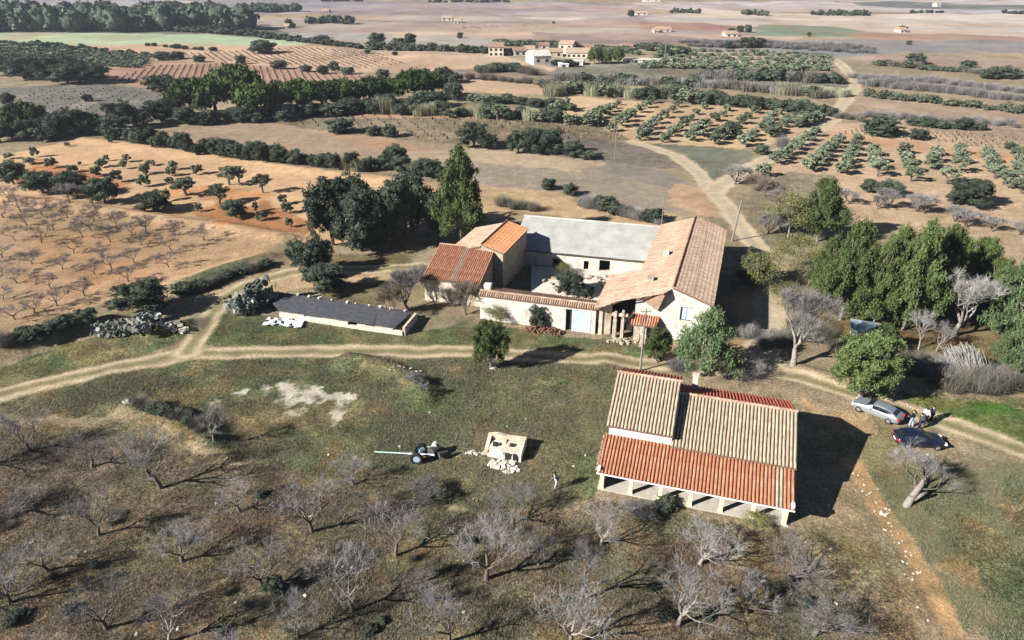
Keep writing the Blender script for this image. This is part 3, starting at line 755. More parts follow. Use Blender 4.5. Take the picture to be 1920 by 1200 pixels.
# broken little tiled lean-to in front
roof(house, H_(.1, 2.0, 2.35), -nl, (-dd-Z*.42), [(-1.6, 0), (1.1, 0), (.9, 1.5), (-1.5, 1.6)], 'tile_brick', thick=.1)
c = MB(); polywall(c, [H_(-1.35, 3.2, -.4), H_(-1.35, 3.2, 1.6), H_(-1.35, 2.6, 1.6), H_(-1.35, 2.6, -.4)], dd*.3)
polywall(c, [H_(-1.35, 1.35, -.4), H_(-1.35, 1.35, 1.6), H_(-1.35, .85, 1.5), H_(-1.35, .85, -.4)], dd*.3); c.build('annex_wall', 'stone_wall', house)
c = MB(); polywall(c, [H_(-.02, 3.4, 4.2), H_(-.95, .6, 5.15), H_(-.25, .15, 5.3), H_(-.3, 1.2, 3.1)], dd*.16+Z*(-.1)); c.build('sagging_roof', 'tile_worn', house)

# --- orange-roofed building
ob = empty('stone_outbuilding', label='tall stone outbuilding with half orange half pale tiled roof beside the courtyard', cat='outbuilding')
Q0 = Vector((-3.5, 72.4, 0)); d2 = Vector((.335, .942, 0)); n2 = Vector((-d2.y, d2.x, 0))
def Q(s, t, h): return Q0+d2*s+n2*t+Z*h
S2 = .29; L2 = 8.7
for sgn, wd, mt, drop in ((-1, 2.75, 'tile_amber', 0), (1, 4.1, 'tile_worn', .28)):
    Td = (n2*sgn-Z*S2).normalized(); roof(ob, Q(0, .1 if sgn > 0 else 0, 5.25-drop), d2, Td, [(0, 0), (L2, 0), (L2, wd*1.04), (0, wd*1.04)], mt, thick=.15)
ridge_tiles(ob, Q(0, 0, 5.3), Q(L2, 0, 5.3), 'tile_brown', .1)
w = MB()
polywall(w, [Q(.1, 4.0, -.4), Q(.1, 4.0, 3.7), Q(.1, .05, 4.85), Q(.1, 0, 5.1), Q(.1, -2.6, 4.35), Q(.1, -2.6, -.4)], d2*.3)
polywall(w, [Q(L2-.1, 4.0, -.4), Q(L2-.1, 4.0, 3.7), Q(L2-.1, .05, 4.85), Q(L2-.1, 0, 5.1), Q(L2-.1, -2.6, 4.35), Q(L2-.1, -2.6, -.4)], -d2*.3)
polywall(w, [Q(.4, -2.6, -.4), Q(.4, -2.6, 4.33), Q(L2-.4, -2.6, 4.33), Q(L2-.4, -2.6, -.4)], n2*.3)
polywall(w, [Q(.4, 4.0, -.4), Q(.4, 4.0, 3.68), Q(L2-.4, 4.0, 3.68), Q(L2-.4, 4.0, -.4)], -n2*.3)
w.build('wall', 'stone_wall', ob)

# --- red striped roof building
lb = empty('outbuilding', label='small outbuilding with steep striped red tile roof and pale front wall', cat='outbuilding')
a3 = math.radians(-15); u3 = Vector((math.cos(a3), math.sin(a3), 0)); w3 = Vector((-u3.y, u3.x, 0)); O3 = Vector((-9.75, 68.7, 0))
def E3(s, t, h): return O3+u3*s+w3*t+Z*h
def m3(i, n): return 'tile_worn' if .44 < i/n < .56 else 'tile_brick'
Td = (E3(0, -.15, 2.78)-E3(0, 5.75, 4.6)); Ln = Td.length
roof(lb, E3(-.1, 5.75, 4.6), u3, Td, [(0, 0), (6.75, 0), (6.75, Ln), (0, Ln)], 'tile_brick', parts=True, rowmats=m3, thick=.14)
Lr = 6.45
w = MB(); polywall(w, [E3(.05, .05, -.4), E3(.05, .05, 2.66), E3(Lr, .05, 2.66), E3(Lr, .05, -.4)], w3*.3)
w.build('wall', 'plaster_old', lb)
w = MB()
for s, sg in ((.05, 1), (Lr, -1)):
    polywall(w, [E3(s, .36, -.4), E3(s, .36, 2.75), E3(s, 5.6, 4.4), E3(s, 5.6, -.4)], u3*.3*sg)
polywall(w, [E3(.36, 5.6, -.4), E3(.36, 5.6, 4.4), E3(Lr-.31, 5.6, 4.4), E3(Lr-.31, 5.6, -.4)], -w3*.3)
w.build('wall', 'stone_wall', lb)
ridge_tiles(lb, E3(-.1, 5.72, 4.64), E3(6.65, 5.72, 4.64), 'tile_worn', .1)

# --- grey roofed shed closing the courtyard
gb = empty('courtyard_shed', label='long low shed with grey corrugated sheet roof at the back of the courtyard', cat='shed')
a4 = math.radians(-14.5); u4 = Vector((math.cos(a4), math.sin(a4), 0)); w4 = Vector((-u4.y, u4.x, 0)); O4 = Vector((1.6, 86.0, 0))
def E4(s, t, h): return O4+u4*s+w4*t+Z*h     # t negative = towards courtyard
L4 = 17.7; D4 = -6.9
# corrugated sheet as geometry
nx_ = int(L4/.09); V = []; Fs = []; seams = 3
for j, (t, h) in enumerate(((0, 4.0), (D4*.33, 3.36), (D4*.66, 2.7), (D4, 2.03))):
    for i in range(nx_+1):
        P = E4(i*L4/nx_, t, h+.028*math.cos(i*math.pi*.72)+.015*math.sin(i*.13+j)); V.append(tuple(P))
for j in range(3):
    for i in range(nx_):
        a = j*(nx_+1)+i; Fs.append((a, a+nx_+1, a+nx_+2, a+1))
me = new_mesh('roof_sheet', V, Fs, None, [M['fibre_cement']]); link('roof_sheet', me, gb)
w = MB(); w.slab([E4(0, -.02, 3.9), E4(0, D4+.05, 1.94), E4(L4, D4+.05, 1.94), E4(L4, -.02, 3.9)], .08); w.build('roof_deck', 'wood_dark', gb)
w = MB(); polywall(w, [E4(-.05, .03, 3.7), E4(-.05, .03, 4.12), E4(L4, .03, 4.12), E4(L4, .03, 3.7)], w4*.16); w.build('coping', 'plaster_white', gb)
w = MB(); polywall(w, [E4(0, 0, -.4), E4(0, 0, 3.68), E4(L4, 0, 3.68), E4(L4, 0, -.4)], w4*.02-w4*.3); w.build('wall', 'plaster_old', gb)
# courtyard wall: piers and broken dark openings
segs = [(.2, 5.2, 0), (5.2, 6.1, 1.1), (6.1, 9.1, 0), (9.1, 9.7, 1.2), (9.7, 11.0, 0), (11.0, 12.3, 1.5), (12.3, 17.5, 0)]
w = MB()
for a_, b_, op in segs:
    z0 = op if op else -.4
    polywall(w, [E4(a_, D4+.35, z0), E4(a_, D4+.35, 1.83), E4(b_, D4+.35, 1.83), E4(b_, D4+.35, z0)], w4*.3)
w.build('wall', 'plaster_white', gb)
w = MB(); polywall(w, [E4(0, D4+1.6, -.3), E4(0, D4+1.6, 2.0), E4(L4, D4+1.6, 2.0), E4(L4, D4+1.6, -.3)], w4*.1); w.build('shade_panel', 'interior_shade', gb)  # near-black backing painted as shade behind the wall openings
w = MB()
for s in (0.0, L4-.3): polywall(w, [E4(s, D4+.36, -.4), E4(s, D4+.36, 1.85), E4(s, -.3, 3.75), E4(s, -.3, -.4)], u4*.25)
w.build('wall', 'plaster_old', gb)

# --- gate range: front wall with tile coping, brown lean-to roof behind, garage door
gr = empty('gate_range', label='whitewashed front wall range with tile coping and pale blue garage door', cat='outbuilding')
a5 = math.radians(-16.1); u5 = Vector((math.cos(a5), math.sin(a5), 0)); w5 = Vector((-u5.y, u5.x, 0)); O5 = Vector((-3.35, 64.15, 0))
def E5(s, t, h): return O5+u5*s+w5*t+Z*h
L5 = 12.2; gx0, gx1, gz = 9.15, 11.75, 2.45
w = MB()
polywall(w, [E5(0, 0, -.4), E5(0, 0, 2.75), E5(gx0, 0, 2.75), E5(gx0, 0, -.4)], w5*.35)
polywall(w, [E5(gx0, 0, gz), E5(gx0, 0, 2.75), E5(gx1, 0, 2.75), E5(gx1, 0, gz)], w5*.35)
polywall(w, [E5(gx1, 0, -.4), E5(gx1, 0, 2.75), E5(L5, 0, 2.75), E5(L5, 0, -.4)], w5*.35)
w.build('wall', 'plaster_white', gr)
dr = None
for k in range(2):
    s0 = gx0+.62+(gx1-gx0-.66)*k/2; s1 = gx0+.62+(gx1-gx0-.66)*(k+1)/2-.02
    w = MB(); polywall(w, [E5(s0, .10, -.1), E5(s0, .10, gz-.03), E5(s1, .10, gz-.03), E5(s1, .10, -.1)], w5*.06)
    d = w.build('garage_door', 'door_paint', gr)
    w = MB()
    for q in range(1, 4):
        sx = s0+(s1-s0)*q/4; polywall(w, [E5(sx-.012, .085, 0), E5(sx-.012, .085, gz-.08), E5(sx+.012, .085, gz-.08), E5(sx+.012, .085, 0)], w5*.014)
    w.build('batten', 'door_paint', d)
w = MB(); polywall(w, [E5(gx0+.02, .34, -.1), E5(gx0+.02, .34, gz), E5(gx1, .34, gz), E5(gx1, .34, -.1)], w5*.05); w.build('shade_panel', 'interior_shade', gr)  # black sheet behind the door, painted as the unlit garage
roof(gr, E5(-.1, .42, 3.12), u5, (-w5-Z*.55), [(0, 0), (L5+.1, 0), (L5+.1, .62), (0, .62)], 'tile_worn', parts=True, thick=.1, name='coping_tile')
ridge_tiles(gr, E5(-.1, .42, 3.2), E5(L5, .42, 3.2), 'tile_worn', .1)
roof(gr, E5(.6, .5, 3.0), u5, (w5-Z*.22), [(0, 0), (L5-.8, 0), (L5-.8, 2.0), (0, 2.5)], 'tile_brown', thick=.12)
w = MB(); polywall(w, [E5(.6, 2.6, -.3), E5(.6, 2.6, 2.3), E5(L5-.5, 2.2, 2.35), E5(L5-.5, 2.2, -.3)], w5*.25); 
polywall(w, [E5(.02, .36, -.3), E5(.02, .36, 2.8), E5(.3, 2.6, 2.2), E5(.3, 2.6, -.3)], u5*.25); w.build('wall', 'stone_wall', gr)
w = MB(); Mx = Matrix.Translation(E5(-.1, 1.6, 0)) @ Matrix.Rotation(a5, 4, 'Z'); w.box(0, 0, -.3, .8, .7, 3.3, M_=Mx); w.build('white_pier', 'plaster_white', gr, bevel=.05)
# courtyard paving
cy = MB(); Mx = Matrix.Translation((0, 0, 0))
pts = [(2, 66), (8, 64.5), (10.3, 68), (14, 71), (14.6, 76.5), (2.4, 78.5)]
cc = MB(); cc.prism(pts, .1, -.2); co = cc.build('courtyard_floor', 'rubble'); co['kind'] = 'structure'

# --- low ruin with black felt roof
rb = empty('ruined_shed', label='low ruined shed with long black felt roof and crumbling white front wall', cat='shed')
c1, c2, c3, c4 = (Vector((-28.2, 69.6, 0)), Vector((-24.6, 64.6, 0)), Vector((-11.0, 60.5, 0)), Vector((-10.2, 63.9, 0)))
rs = MB(); nseg = 9
for i in range(nseg):
    f0, f1 = i/nseg, (i+1)/nseg
    q = [c2.lerp(c3, f0)+Z*(.80+rnd.uniform(-.05, .05)), c2.lerp(c3, f1)+Z*.80, c1.lerp(c4, f1)+Z*(.96), c1.lerp(c4, f0)+Z*(.96)]
    if i < 8: rs.slab(q, .1)
    else: rs.slab([q[0], c2.lerp(c3, .94)+Z*.79, c1.lerp(c4, .98)+Z*.9, q[3]], .1)
rs.build('felt_roof', 'asphalt_felt', rb)
w = MB(); n_ = 14
for i in range(n_):
    a = c2.lerp(c3, i/n_); b = c2.lerp(c3, (i+1)/n_-.002); off = Vector((.28, -.08, 0))*0; dv = Vector((-.25, -.95, 0))*.12
    hA = .62+rnd.uniform(-.12, .05)
    if i in (8,): hA = .35
    w.prism([(a.x+dv.x, a.y+dv.y), (b.x+dv.x, b.y+dv.y), (b.x-dv.x, b.y-dv.y), (a.x-dv.x, a.y-dv.y)], [hA, hA+rnd.uniform(-.04, .04), hA, hA], -.3)
a = c3; b = c4
w.prism([(a.x, a.y), (a.x+.25, a.y), (b.x+.25, b.y), (b.x, b.y)], [.95, .95, .85, .85], -.3)
w.build('wall', 'plaster_cream', rb)
w = MB(); w.prism([(c1.x+.4, c1.y-.2), (c4.x-.3, c4.y-.2), (c4.x-.3, c4.y+.05), (c1.x+.4, c1.y+.05)], .83, -.3); w.build('wall', 'stone_wall', rb)
for i in range(12):
    s = MB(); p = c1.lerp(c4, .12+i*.075+rnd.uniform(-.02, .02)); sz = rnd.uniform(.12, .22); s.box(-sz, -sz*.7, 0, sz, sz*.7, sz, M_=Matrix.Translation((p.x, p.y-.15, .97)) @ Matrix.Rotation(rnd.random()*3, 4, 'Z'))
    s.build('stone', 'rubble', rb, bevel=.04)

# ================================================================== small structures
def rocks(mb, x, y, rx, ry, n, s0, s1, ang=0):
    for _ in range(n):
        a = rnd.random()*6.28; r = math.sqrt(rnd.random()); px = x+math.cos(a)*r*rx; py = y+math.sin(a)*r*ry
        s = rnd.uniform(s0, s1); z = HZ(px, py)
        Mx = Matrix.Translation((px, py, z+s*.25)) @ Matrix.Rotation(rnd.random()*6.28, 4, 'Z') @ Matrix.Rotation(rnd.uniform(-.4, .4), 4, 'X')
        mb.box(-s, -s*rnd.uniform(.5, .9), -s*.5, s, s*.7, s*rnd.uniform(.3, .8), rnd.random(), Mx)
# ruined oven / hut
hx, hy = G(905, 868); hut = empty('ruined_hut', label='small roofless ruin with broken pinkish stone walls in the grass', cat='ruin')
a6 = math.radians(-12); Mh = Matrix.Translation((-2.2, 41.3, HZ(-1, 41.5))) @ Matrix.Rotation(a6, 4, 'Z')
def hutwall(x0, y0, x1, y1, hs, m='plaster_old'):
    hs = [h_*.56+rnd.uniform(-.05, .05) for h_ in hs]; w = MB(); n = len(hs)-1; a = Vector((x0, y0, 0)); b = Vector((x1, y1, 0)); d = (b-a).normalized(); nn = Vector((-d.y, d.x, 0))*.28
    for i in range(n):
        p = a.lerp(b, i/n); q = a.lerp(b, (i+1)/n); hs = [h_ for h_ in hs]
        V = [Mh @ Vector(v) for v in [(p.x, p.y, -.3), (q.x, q.y, -.3), (q.x+nn.x, q.y+nn.y, -.3), (p.x+nn.x, p.y+nn.y, -.3), (p.x, p.y, hs[i]), (q.x, q.y, hs[i+1]), (q.x+nn.x, q.y+nn.y, hs[i+1]), (p.x+nn.x, p.y+nn.y, hs[i])]]
        w.add(V, [(0, 3, 2, 1), (4, 5, 6, 7), (0, 1, 5, 4), (1, 2, 6, 5), (2, 3, 7, 6), (3, 0, 4, 7)])
    return w.build('wall', m, hut)
hutwall(0, 1.7, 3.0, 1.7, [1.55, 1.7, 1.6, 1.5, 1.45])
hutwall(2.95, -.1, 2.95, 1.68, [1.1, 1.35, 1.3, 1.42], 'plaster_white')
hutwall(.29, .2, .29, 1.68, [.5, .8, 1.2, 1.5])
hutwall(.3, .1, 2.65, -.1, [.45, .7, .55, .8, .6, .9, 1.0], 'plaster_white')
hutwall(1.5, .25, 1.5, 1.65, [.6, .85, 1.1])
w = MB(); w.box(.35, .4, 0.02, 2.6, 1.65, .5, M_=Mh); w.build('floor', 'plaster_cream', hut)
for (x, y, h) in ((.75, .9, .45), (2.0, 1.1, .35), (1.9, -.06, .3), (2.5, -.06, .3)):
    w = MB(); w.box(x-.16, y-.14, h-.1, x+.16, y+.14, h+.3, M_=Mh); w.build('niche_shade', 'interior_shade', hut)  # solid near-black blocks, the shade of recesses put into their colour
rb2 = MB(); rocks(rb2, *G(940, 870), 1.1, .6, 60, .06, .22); rocks(rb2, *G(955, 880), .8, .5, 40, .05, .16); rocks(rb2, *G(895, 850), .9, .25, 22, .05, .18)
tag(rb2.build('stone_rubble', 'rubble'), label='pale stone rubble spilled in front of the roofless ruin', cat='rubble', kind='stuff')
# old cart with long drawbar
cart = empty('old_cart', label='old wheeled implement with a long pale drawbar lying in the grass', cat='cart')
p0 = Vector((*G(703, 852), .25)); p1 = Vector((*G(815, 862), .45)); dv = (p1-p0).normalized(); sv = Vector((-dv.y, dv.x, 0)).normalized()
w = MB(); w.tube(p0, p0.lerp(p1, .55), .05, .06, 7); w.build('drawbar', 'green_paint', cart)
w = MB(); w.tube(p0.lerp(p1, .551), p1, .065, .065, 7); w.build('beam', 'tarp_white', cart)
def wheel_mesh(r, wdt, hubm):
    w = MB(); n = 20; prof = [(r*.62, -wdt/2), (r*.92, -wdt/2), (r, -wdt*.3), (r, wdt*.3), (r*.92, wdt/2), (r*.62, wdt/2)]
    V = []; Fs = []
    for i in range(n):
        t = 2*math.pi*i/n
        for (rr, y) in prof: V.append((rr*math.cos(t), y, rr*math.sin(t)))
    k = len(prof)
    for i in range(n):
        for j in range(k): Fs.append((i*k+j, i*k+(j+1) % k, ((i+1) % n)*k+(j+1) % k, ((i+1) % n)*k+j))
    w.add(V, Fs); return w
ax = p0.lerp(p1, .74)
yaw = math.atan2(dv.y, dv.x)
for k in (-.62, .55):
    o = wheel_mesh(.5, .26, 'rim').build('wheel', 'rubber', cart, smooth=True); P = ax+sv*k; o.location = (P.x, P.y, .48); o.rotation_euler = (0, 0, yaw+(.35 if k > 0 else 0))
    hb = MB(); hb.tube((0, -.09, 0), (0, .09, 0), .3, .3, 14); h = hb.build('rim', 'metal_blue_grey', o)
w = MB(); w.tube(ax+sv*-.7+Z*.03, ax+sv*.7+Z*.03, .05, .05, 6); w.tube(ax+sv*.6+Z*.2, p1+sv*.7+Z*.25, .03, .03, 5); w.build('axle', 'green_paint', cart)
w = MB(); w.tube(p1+sv*.2-dv*.3, p1+sv*.9+dv*.15, .42, .40, 14); w.tube(p1+dv*.35, p1+dv*.95+sv*.5, .25, .12, 8); w.build('drum', 'metal_dark', cart, smooth=False)
w = MB(); w.tube(p1+sv*.55-dv*.15+Z*.36, p1+sv*.95-dv*.1+Z*.34, .2, .2, 10); w.build('white_can', 'tarp_white', cart)
# white sheet pile, white well box, broken slabs
x, y = G(532, 610); z = HZ(x, y)
w = MB(); V = []; nn_ = 12
for j in range(6):
    for i in range(nn_+1):
        V.append((x-2.0+4.0*i/nn_+rnd.uniform(-.1, .1), y-.9+1.8*j/5+rnd.uniform(-.15, .15)-.15*(i/nn_)*4+.5, HZ(x, y)+.12+rnd.random()*.22))
w.add(V, [(j*(nn_+1)+i, j*(nn_+1)+i+1, (j+1)*(nn_+1)+i+1, (j+1)*(nn_+1)+i) for j in range(5) for i in range(nn_) if rnd.random() > .12])
tag(w.build('plastic_sheet', 'tarp_white'), label='crumpled white plastic sheeting lying in front of the black-roofed ruin', cat='plastic sheet')
x, y = G(292, 604); wl = empty('well_box', (x, y, HZ(x, y)), math.radians(25), label='small white masonry box beside the dark round tree', cat='well')
w = MB(); w.box(-.6, -.5, -.3, .6, .5, .75); w.build('body', 'plaster_white', wl, bevel=.03)
w = MB(); w.box(-.7, -.6, .752, .7, .6, .86); w.build('lid', 'tarp_white', wl, bevel=.03)
w = MB(); rocks(w, *G(325, 627), 1.4, .6, 26, .1, .28)
tag(w.build('broken_slabs', 'rubble'), label='scatter of broken white slabs on the grass bank under the round tree', cat='rubble', kind='stuff')
w = MB(); rocks(w, *G(255, 770), 1.2, .3, 14, .08, .25)
tag(w.build('bank_stones', 'rubble'), label='white stones along the edge of the grassy bank left of the bare patch', cat='rubble', kind='stuff')
w = MB(); rocks(w, *G(762, 702), 1.6, .4, 10, .04, .14); rocks(w, *G(930, 697), .7, .25, 10, .05, .14)
tag(w.build('bank_stones', 'rubble'), label='loose pale stones by the hollow and the foot of the round pine', cat='rubble', kind='stuff')
w = MB()
for _ in range(46):
    px = rnd.uniform(0, 1750); py = rnd.uniform(760, 1190); rocks(w, *G(px, py), .2, .2, 1, .04, .11)
tag(w.build('field_stones', 'rubble'), label='single pale stones scattered over the rough orchard ground', cat='stones', kind='stuff')
w = MB(); rocks(w, *G(1655, 966), .3, .2, 4, .08, .16)
for _ in range(50):
    f_ = rnd.random(); a_ = Vector(G(1604, 880)); b_ = Vector(G(1730, 1100)); q_ = a_.lerp(b_, f_); rocks(w, q_.x+rnd.gauss(0, .35), q_.y, .1, .1, 1, .03, .08)
tag(w.build('track_stones', 'plaster_cream'), label='pale stones along the eroded track beside the barn', cat='stones', kind='stuff')
# rubbish against the front wall
w = MB()
for _ in range(60):
    s_ = rnd.uniform(5.4, 9.0); t_ = rnd.uniform(-1.6, -.3); P = E5(s_, t_, rnd.uniform(.0, .35)); Mx = Matrix.Translation(P) @ Matrix.Rotation(rnd.random()*6, 4, 'Z') @ Matrix.Rotation(rnd.uniform(-.7, .7), 4, 'Y')
    w.box(-rnd.uniform(.1, .4), -.06, -.05, rnd.uniform(.1, .4), .08, .08, rnd.random(), Mx)
tag(w.build('scrap_heap', 'rust'), label='rusty scrap and broken tiles heaped against the white front wall', cat='scrap', kind='stuff')
w = MB()
for _ in range(46):
    P = H_(rnd.uniform(-2.6, -1.6), rnd.uniform(-.5, 5.5), rnd.uniform(0, .15)); Mx = Matrix.Translation(P) @ Matrix.Rotation(rnd.random()*6, 4, 'Z')
    w.box(-.18, -.12, -.1, .2, .14, .12, rnd.random(), Mx)
for _ in range(60):
    P = Vector((rnd.uniform(3, 13), rnd.uniform(68, 75), rnd.uniform(.1, .25))); Mx = Matrix.Translation(P) @ Matrix.Rotation(rnd.random()*6, 4, 'Z')
    w.box(-.2, -.15, -.1, .22, .14, .18, rnd.random(), Mx)
tag(w.build('fallen_masonry', 'stone_wall'), label='fallen masonry in the courtyard and below the broken pillars', cat='rubble', kind='stuff')
# blue-grey roofed hut under the pines
bh = empty('tin_hut', label='small hut with flat blue-grey sheet roof under the pines', cat='hut')
x, y = G(1592, 640); Mx = Matrix.Translation((x, y, HZ(x, y))) @ Matrix.Rotation(math.radians(-22), 4, 'Z')
w = MB(); w.box(.1, .1, -.2, 2.9, 1.9, 1.1, M_=Mx); w.build('wall', 'plaster_cream', bh)
w = MB(); w.slab([Mx @ Vector(p) for p in ((-.1, -.1, 1.15), (2.3, -.1, 1.15), (2.3, 2.1, 1.5), (-.1, 2.1, 1.5))], .06); w.build('roof_sheet', 'metal_blue_grey', bh)
w = MB(); w.slab([Mx @ Vector(p) for p in ((2.35, -.1, 1.15), (3.05, -.1, 1.15), (3.05, 1.9, 1.5), (2.35, 2.1, 1.5))], .06); w.build('roof_sheet', 'plaster_cream', bh)
# stack of pale canes
cs = MB(); x, y = G(1822, 722)
for _ in range(420):
    a = rnd.uniform(-1, 1); b0 = Vector((x+.7+a*1.3+rnd.uniform(-.4, .4), y+rnd.uniform(-.5, .8), 0)); t = Vector((x-.3+a*1.3+rnd.uniform(-.5, .5), y+2.0+rnd.uniform(-.8, .8), rnd.uniform(1.5, 3.2)-abs(a)*.6))
    cs.tube(b0, t, .028, .02, 4, rnd.random(), False)
tag(cs.build('cane_stack', 'cane_grey'), label='leaning stack of pale bleached canes behind the brushwood', cat='cane stack')
# poles
def pole(px, py, h, r, label, lean=0):
    x, y = G(px, py); e = empty('utility_pole', (x, y, HZ(x, y)-.2), label=label, cat='pole')
    w = MB(); w.tube((0, 0, 0), (lean, 0, h), r, r*.65, 8); w.build('shaft', 'pole_wood', e)
    w = MB(); w.box(lean-.45, -.04, h-.35, lean+.45, .04, h-.27); 
    for k in (-.4, 0, .4): w.tube((lean+k, 0, h-.27), (lean+k, 0, h-.12), .03, .025, 6)
    w.build('crossarm', 'pole_wood', e); return Vector((x+lean, y, HZ(x, y)+h-.4))
pA = pole(1200, 696, 6.6, .10, 'weathered wooden utility pole beside the small pines behind the barn')
pB = pole(1372, 452, 6.0, .14, 'pale leaning utility pole beside the lane past the farmhouse', .5)
pC = pole(1240, 425, 5.5, .07, 'thin dark pole in the scrub behind the grey-roofed shed')
pD = pole(1152, 302, 7.0, .08, 'thin distant pole standing in the mid field right of the dark round trees')
pE = pole(1246, 112, 12, .16, 'tall thin pole to the right of the white village houses')
w = MB()
for a, b in ((pA, H_(0, 1, 4.3)),):
    prev = a
    for i in range(1, 13):
        f = i/12; p = a.lerp(b, f)-Z*(1.2*f*(1-f)); w.tube(prev, p, .012, .012, 4, cap=False); prev = p
tag(w.build('power_line', 'wire'), label='thin dark cable from the wooden pole to the farmhouse gable', cat='cable')
print('buildings', time.time()-T0)

# ================================================================== CARS
def car(px, py, yaw, paint_, label, prof, Ln=4.65, Wd=1.8, wheels=True):
    """prof: (x, belt height, roof height) along the car, x=0 nose; car points along -X before yaw"""
    x, y = G(px, py); e = empty('parked_car', (x, y, HZ(x, y)+.02), yaw, label=label, cat='car'); e.scale = (.82, .82, .82)
    def sec(xx, belt, rf, hw, z0):
        r = rf-belt
        iw = hw*(.74 if r > .12 else .93)
        pts = [(-hw*.86, z0), (-hw*.99, z0+.12), (-hw, z0+.30), (-hw*.985, belt-.07), (-hw*.94, belt)]
        pts += [(-iw-.03*(r > .12), belt+r*.86), (-iw*.86, belt+r*.975), (0, rf+.012)]
        return pts+[(-a, b) for a, b in reversed(pts[:-1])]
    V = []; n = len(prof); k = 15
    for i, (xx, belt, rf) in enumerate(prof):
        t = xx/Ln; hw = Wd/2*(1-.20*max(0, (.10-t)/.10)**2-.14*max(0, (t-.90)/.10)**2)
        z0 = .2 if .04 < t < .96 else .30
        for (a, b) in sec(xx, belt, rf, hw, z0): V.append((xx-Ln/2, a, b))
    Fs = [(i*k+j, i*k+j+1, (i+1)*k+j+1, (i+1)*k+j) for i in range(n-1) for j in range(k-1)]
    Fs += [(i*k+k-1, i*k, (i+1)*k, (i+1)*k+k-1) for i in range(n-1)]
    Fs += [tuple(range(k-1, -1, -1)), tuple((n-1)*k+j for j in range(k))]
    mb = MB(); mb.add(V, Fs); body = mb.build('body', paint_, e, smooth=True)
    s = body.modifiers.new('sub', 'SUBSURF'); s.levels = 1; s.render_levels = 1
    # glass: panels lying 8 mm proud of the cabin
    def pt(i, j): return Vector(V[i*k+j])
    def panel(name, q, m='car_glass', off=.012):
        c = sum(q, Vector())/len(q); nrm = (q[1]-q[0]).cross(q[2]-q[0]).normalized()
        if nrm.dot(c-Vector((0, 0, .6))) < 0: nrm = -nrm
        mm = MB(); mm.add([p+nrm*off for p in q]+[p-nrm*.02 for p in q], [tuple(range(len(q)))]+[(a, (a+1) % len(q), len(q)+(a+1) % len(q), len(q)+a) for a in range(len(q))])
        return mm.build(name, m, e)
    cab = [i for i in range(n) if prof[i][2]-prof[i][1] > .25]
    a, b = cab[0], cab[-1]
    for side in (0, 1):
        def S_(i, lo):
            j = 4 if lo else 5
            return pt(i, j if side == 0 else k-1-j)
        for i0, i1 in zip(cab[:-1], cab[1:]):
            q0, q1, q2, q3 = S_(i0, 1), S_(i1, 1), S_(i1, 0), S_(i0, 0)
            f = .008
            panel('window', [q0.lerp(q1, f).lerp(q3, .1), q1.lerp(q0, f).lerp(q2, .1), q2.lerp(q3, f).lerp(q1, .08), q3.lerp(q2, f).lerp(q0, .08)])
    for nm, i0, i1 in (('windscreen', a-1, a), ('rear_window', b, b+1)):
        if nm == 'windscreen': lo, hi = i0, i1
        else: lo, hi = i1, i0
        ql, qr, hr, hl = pt(lo, 6), pt(lo, k-7), pt(hi, k-7), pt(hi, 6)
        panel(nm, [ql.lerp(hl, .06)*1, qr.lerp(hr, .06), hr.lerp(qr, .06), hl.lerp(ql, .06)], off=.03)
    # lights, plates, mirrors
    for sy in (-1, 1):
        w = MB(); w.box(-.16, -.2, -.07, .16, .2, .07); o = w.build('headlight', 'lamp_clear', e, bevel=.03); o.location = (-Ln/2+.16, sy*Wd*.36, .62); o.rotation_euler = (0, 0, -sy*.35)
        w = MB(); w.box(-.1, -.2, -.08, .1, .2, .08); o = w.build('tail_light', 'lamp_red', e, bevel=.03); o.location = (Ln/2-.12, sy*Wd*.37, .78); o.rotation_euler = (0, 0, sy*.3)
        w = MB(); w.box(-.08, -.11, -.06, .08, .11, .06); o = w.build('mirror', paint_, e, bevel=.03); ix = prof[a][0]-Ln/2-.1; o.location = (ix, sy*(Wd/2+.08), .95)
    w = MB(); w.box(-.01, -.26, -.06, .01, .26, .06); o = w.build('number_plate', 'plate', e); o.location = (Ln/2+.005, 0, .6)
    w = MB(); w.box(-.01, -.26, -.06, .01, .26, .06); o = w.build('number_plate', 'plate', e); o.location = (-Ln/2-.005, 0, .42)
    for wx in (.83, Ln-.95):
        for sy in (-1, 1):
            o = wheel_mesh(.33, .22, 'rim').build('wheel', 'rubber', e, smooth=True); o.location = (wx-Ln/2, sy*(Wd/2-.09), .31)
            hb = MB(); hb.tube((0, -.07, 0), (0, .07, 0), .2, .2, 16)
            for q in range(5):
                t = q*2*math.pi/5; hb.box(-.03, -.1, 0, .03, .1, .22, M_=Matrix.Rotation(t, 4, 'Y'))
            hb.build('rim', 'rim', o)
    return e
sedan = [(0, .58, .64), (.06, .70, .76), (.4, .80, .86), (.9, .85, .93), (1.3, .88, .98), (1.95, .92, 1.38), (2.6, .93, 1.47), (3.3, .94, 1.42), (3.8, .95, 1.24), (4.2, .92, .98), (4.5, .88, .93), (4.62, .62, .70)]
hatch = [(0, .48, .54), (.10, .62, .70), (.5, .76, .84), (1.05, .82, .92), (1.35, .86, 1.0), (2.0, .90, 1.38), (2.6, .92, 1.47), (3.3, .95, 1.45), (3.85, .97, 1.33), (4.25, .96, 1.08), (4.4, .90, 1.0), (4.46, .62, .72)]
def heading(p, q):
    a = Vector(G(*p)); b = Vector(G(*q)); d = b-a; return math.atan2(d.y, d.x)
yaw1 = heading((1606, 773), (1664, 797))
car(1643, 778, yaw1, 'car_silver', 'silver saloon car parked beside the track under the pine', sedan)
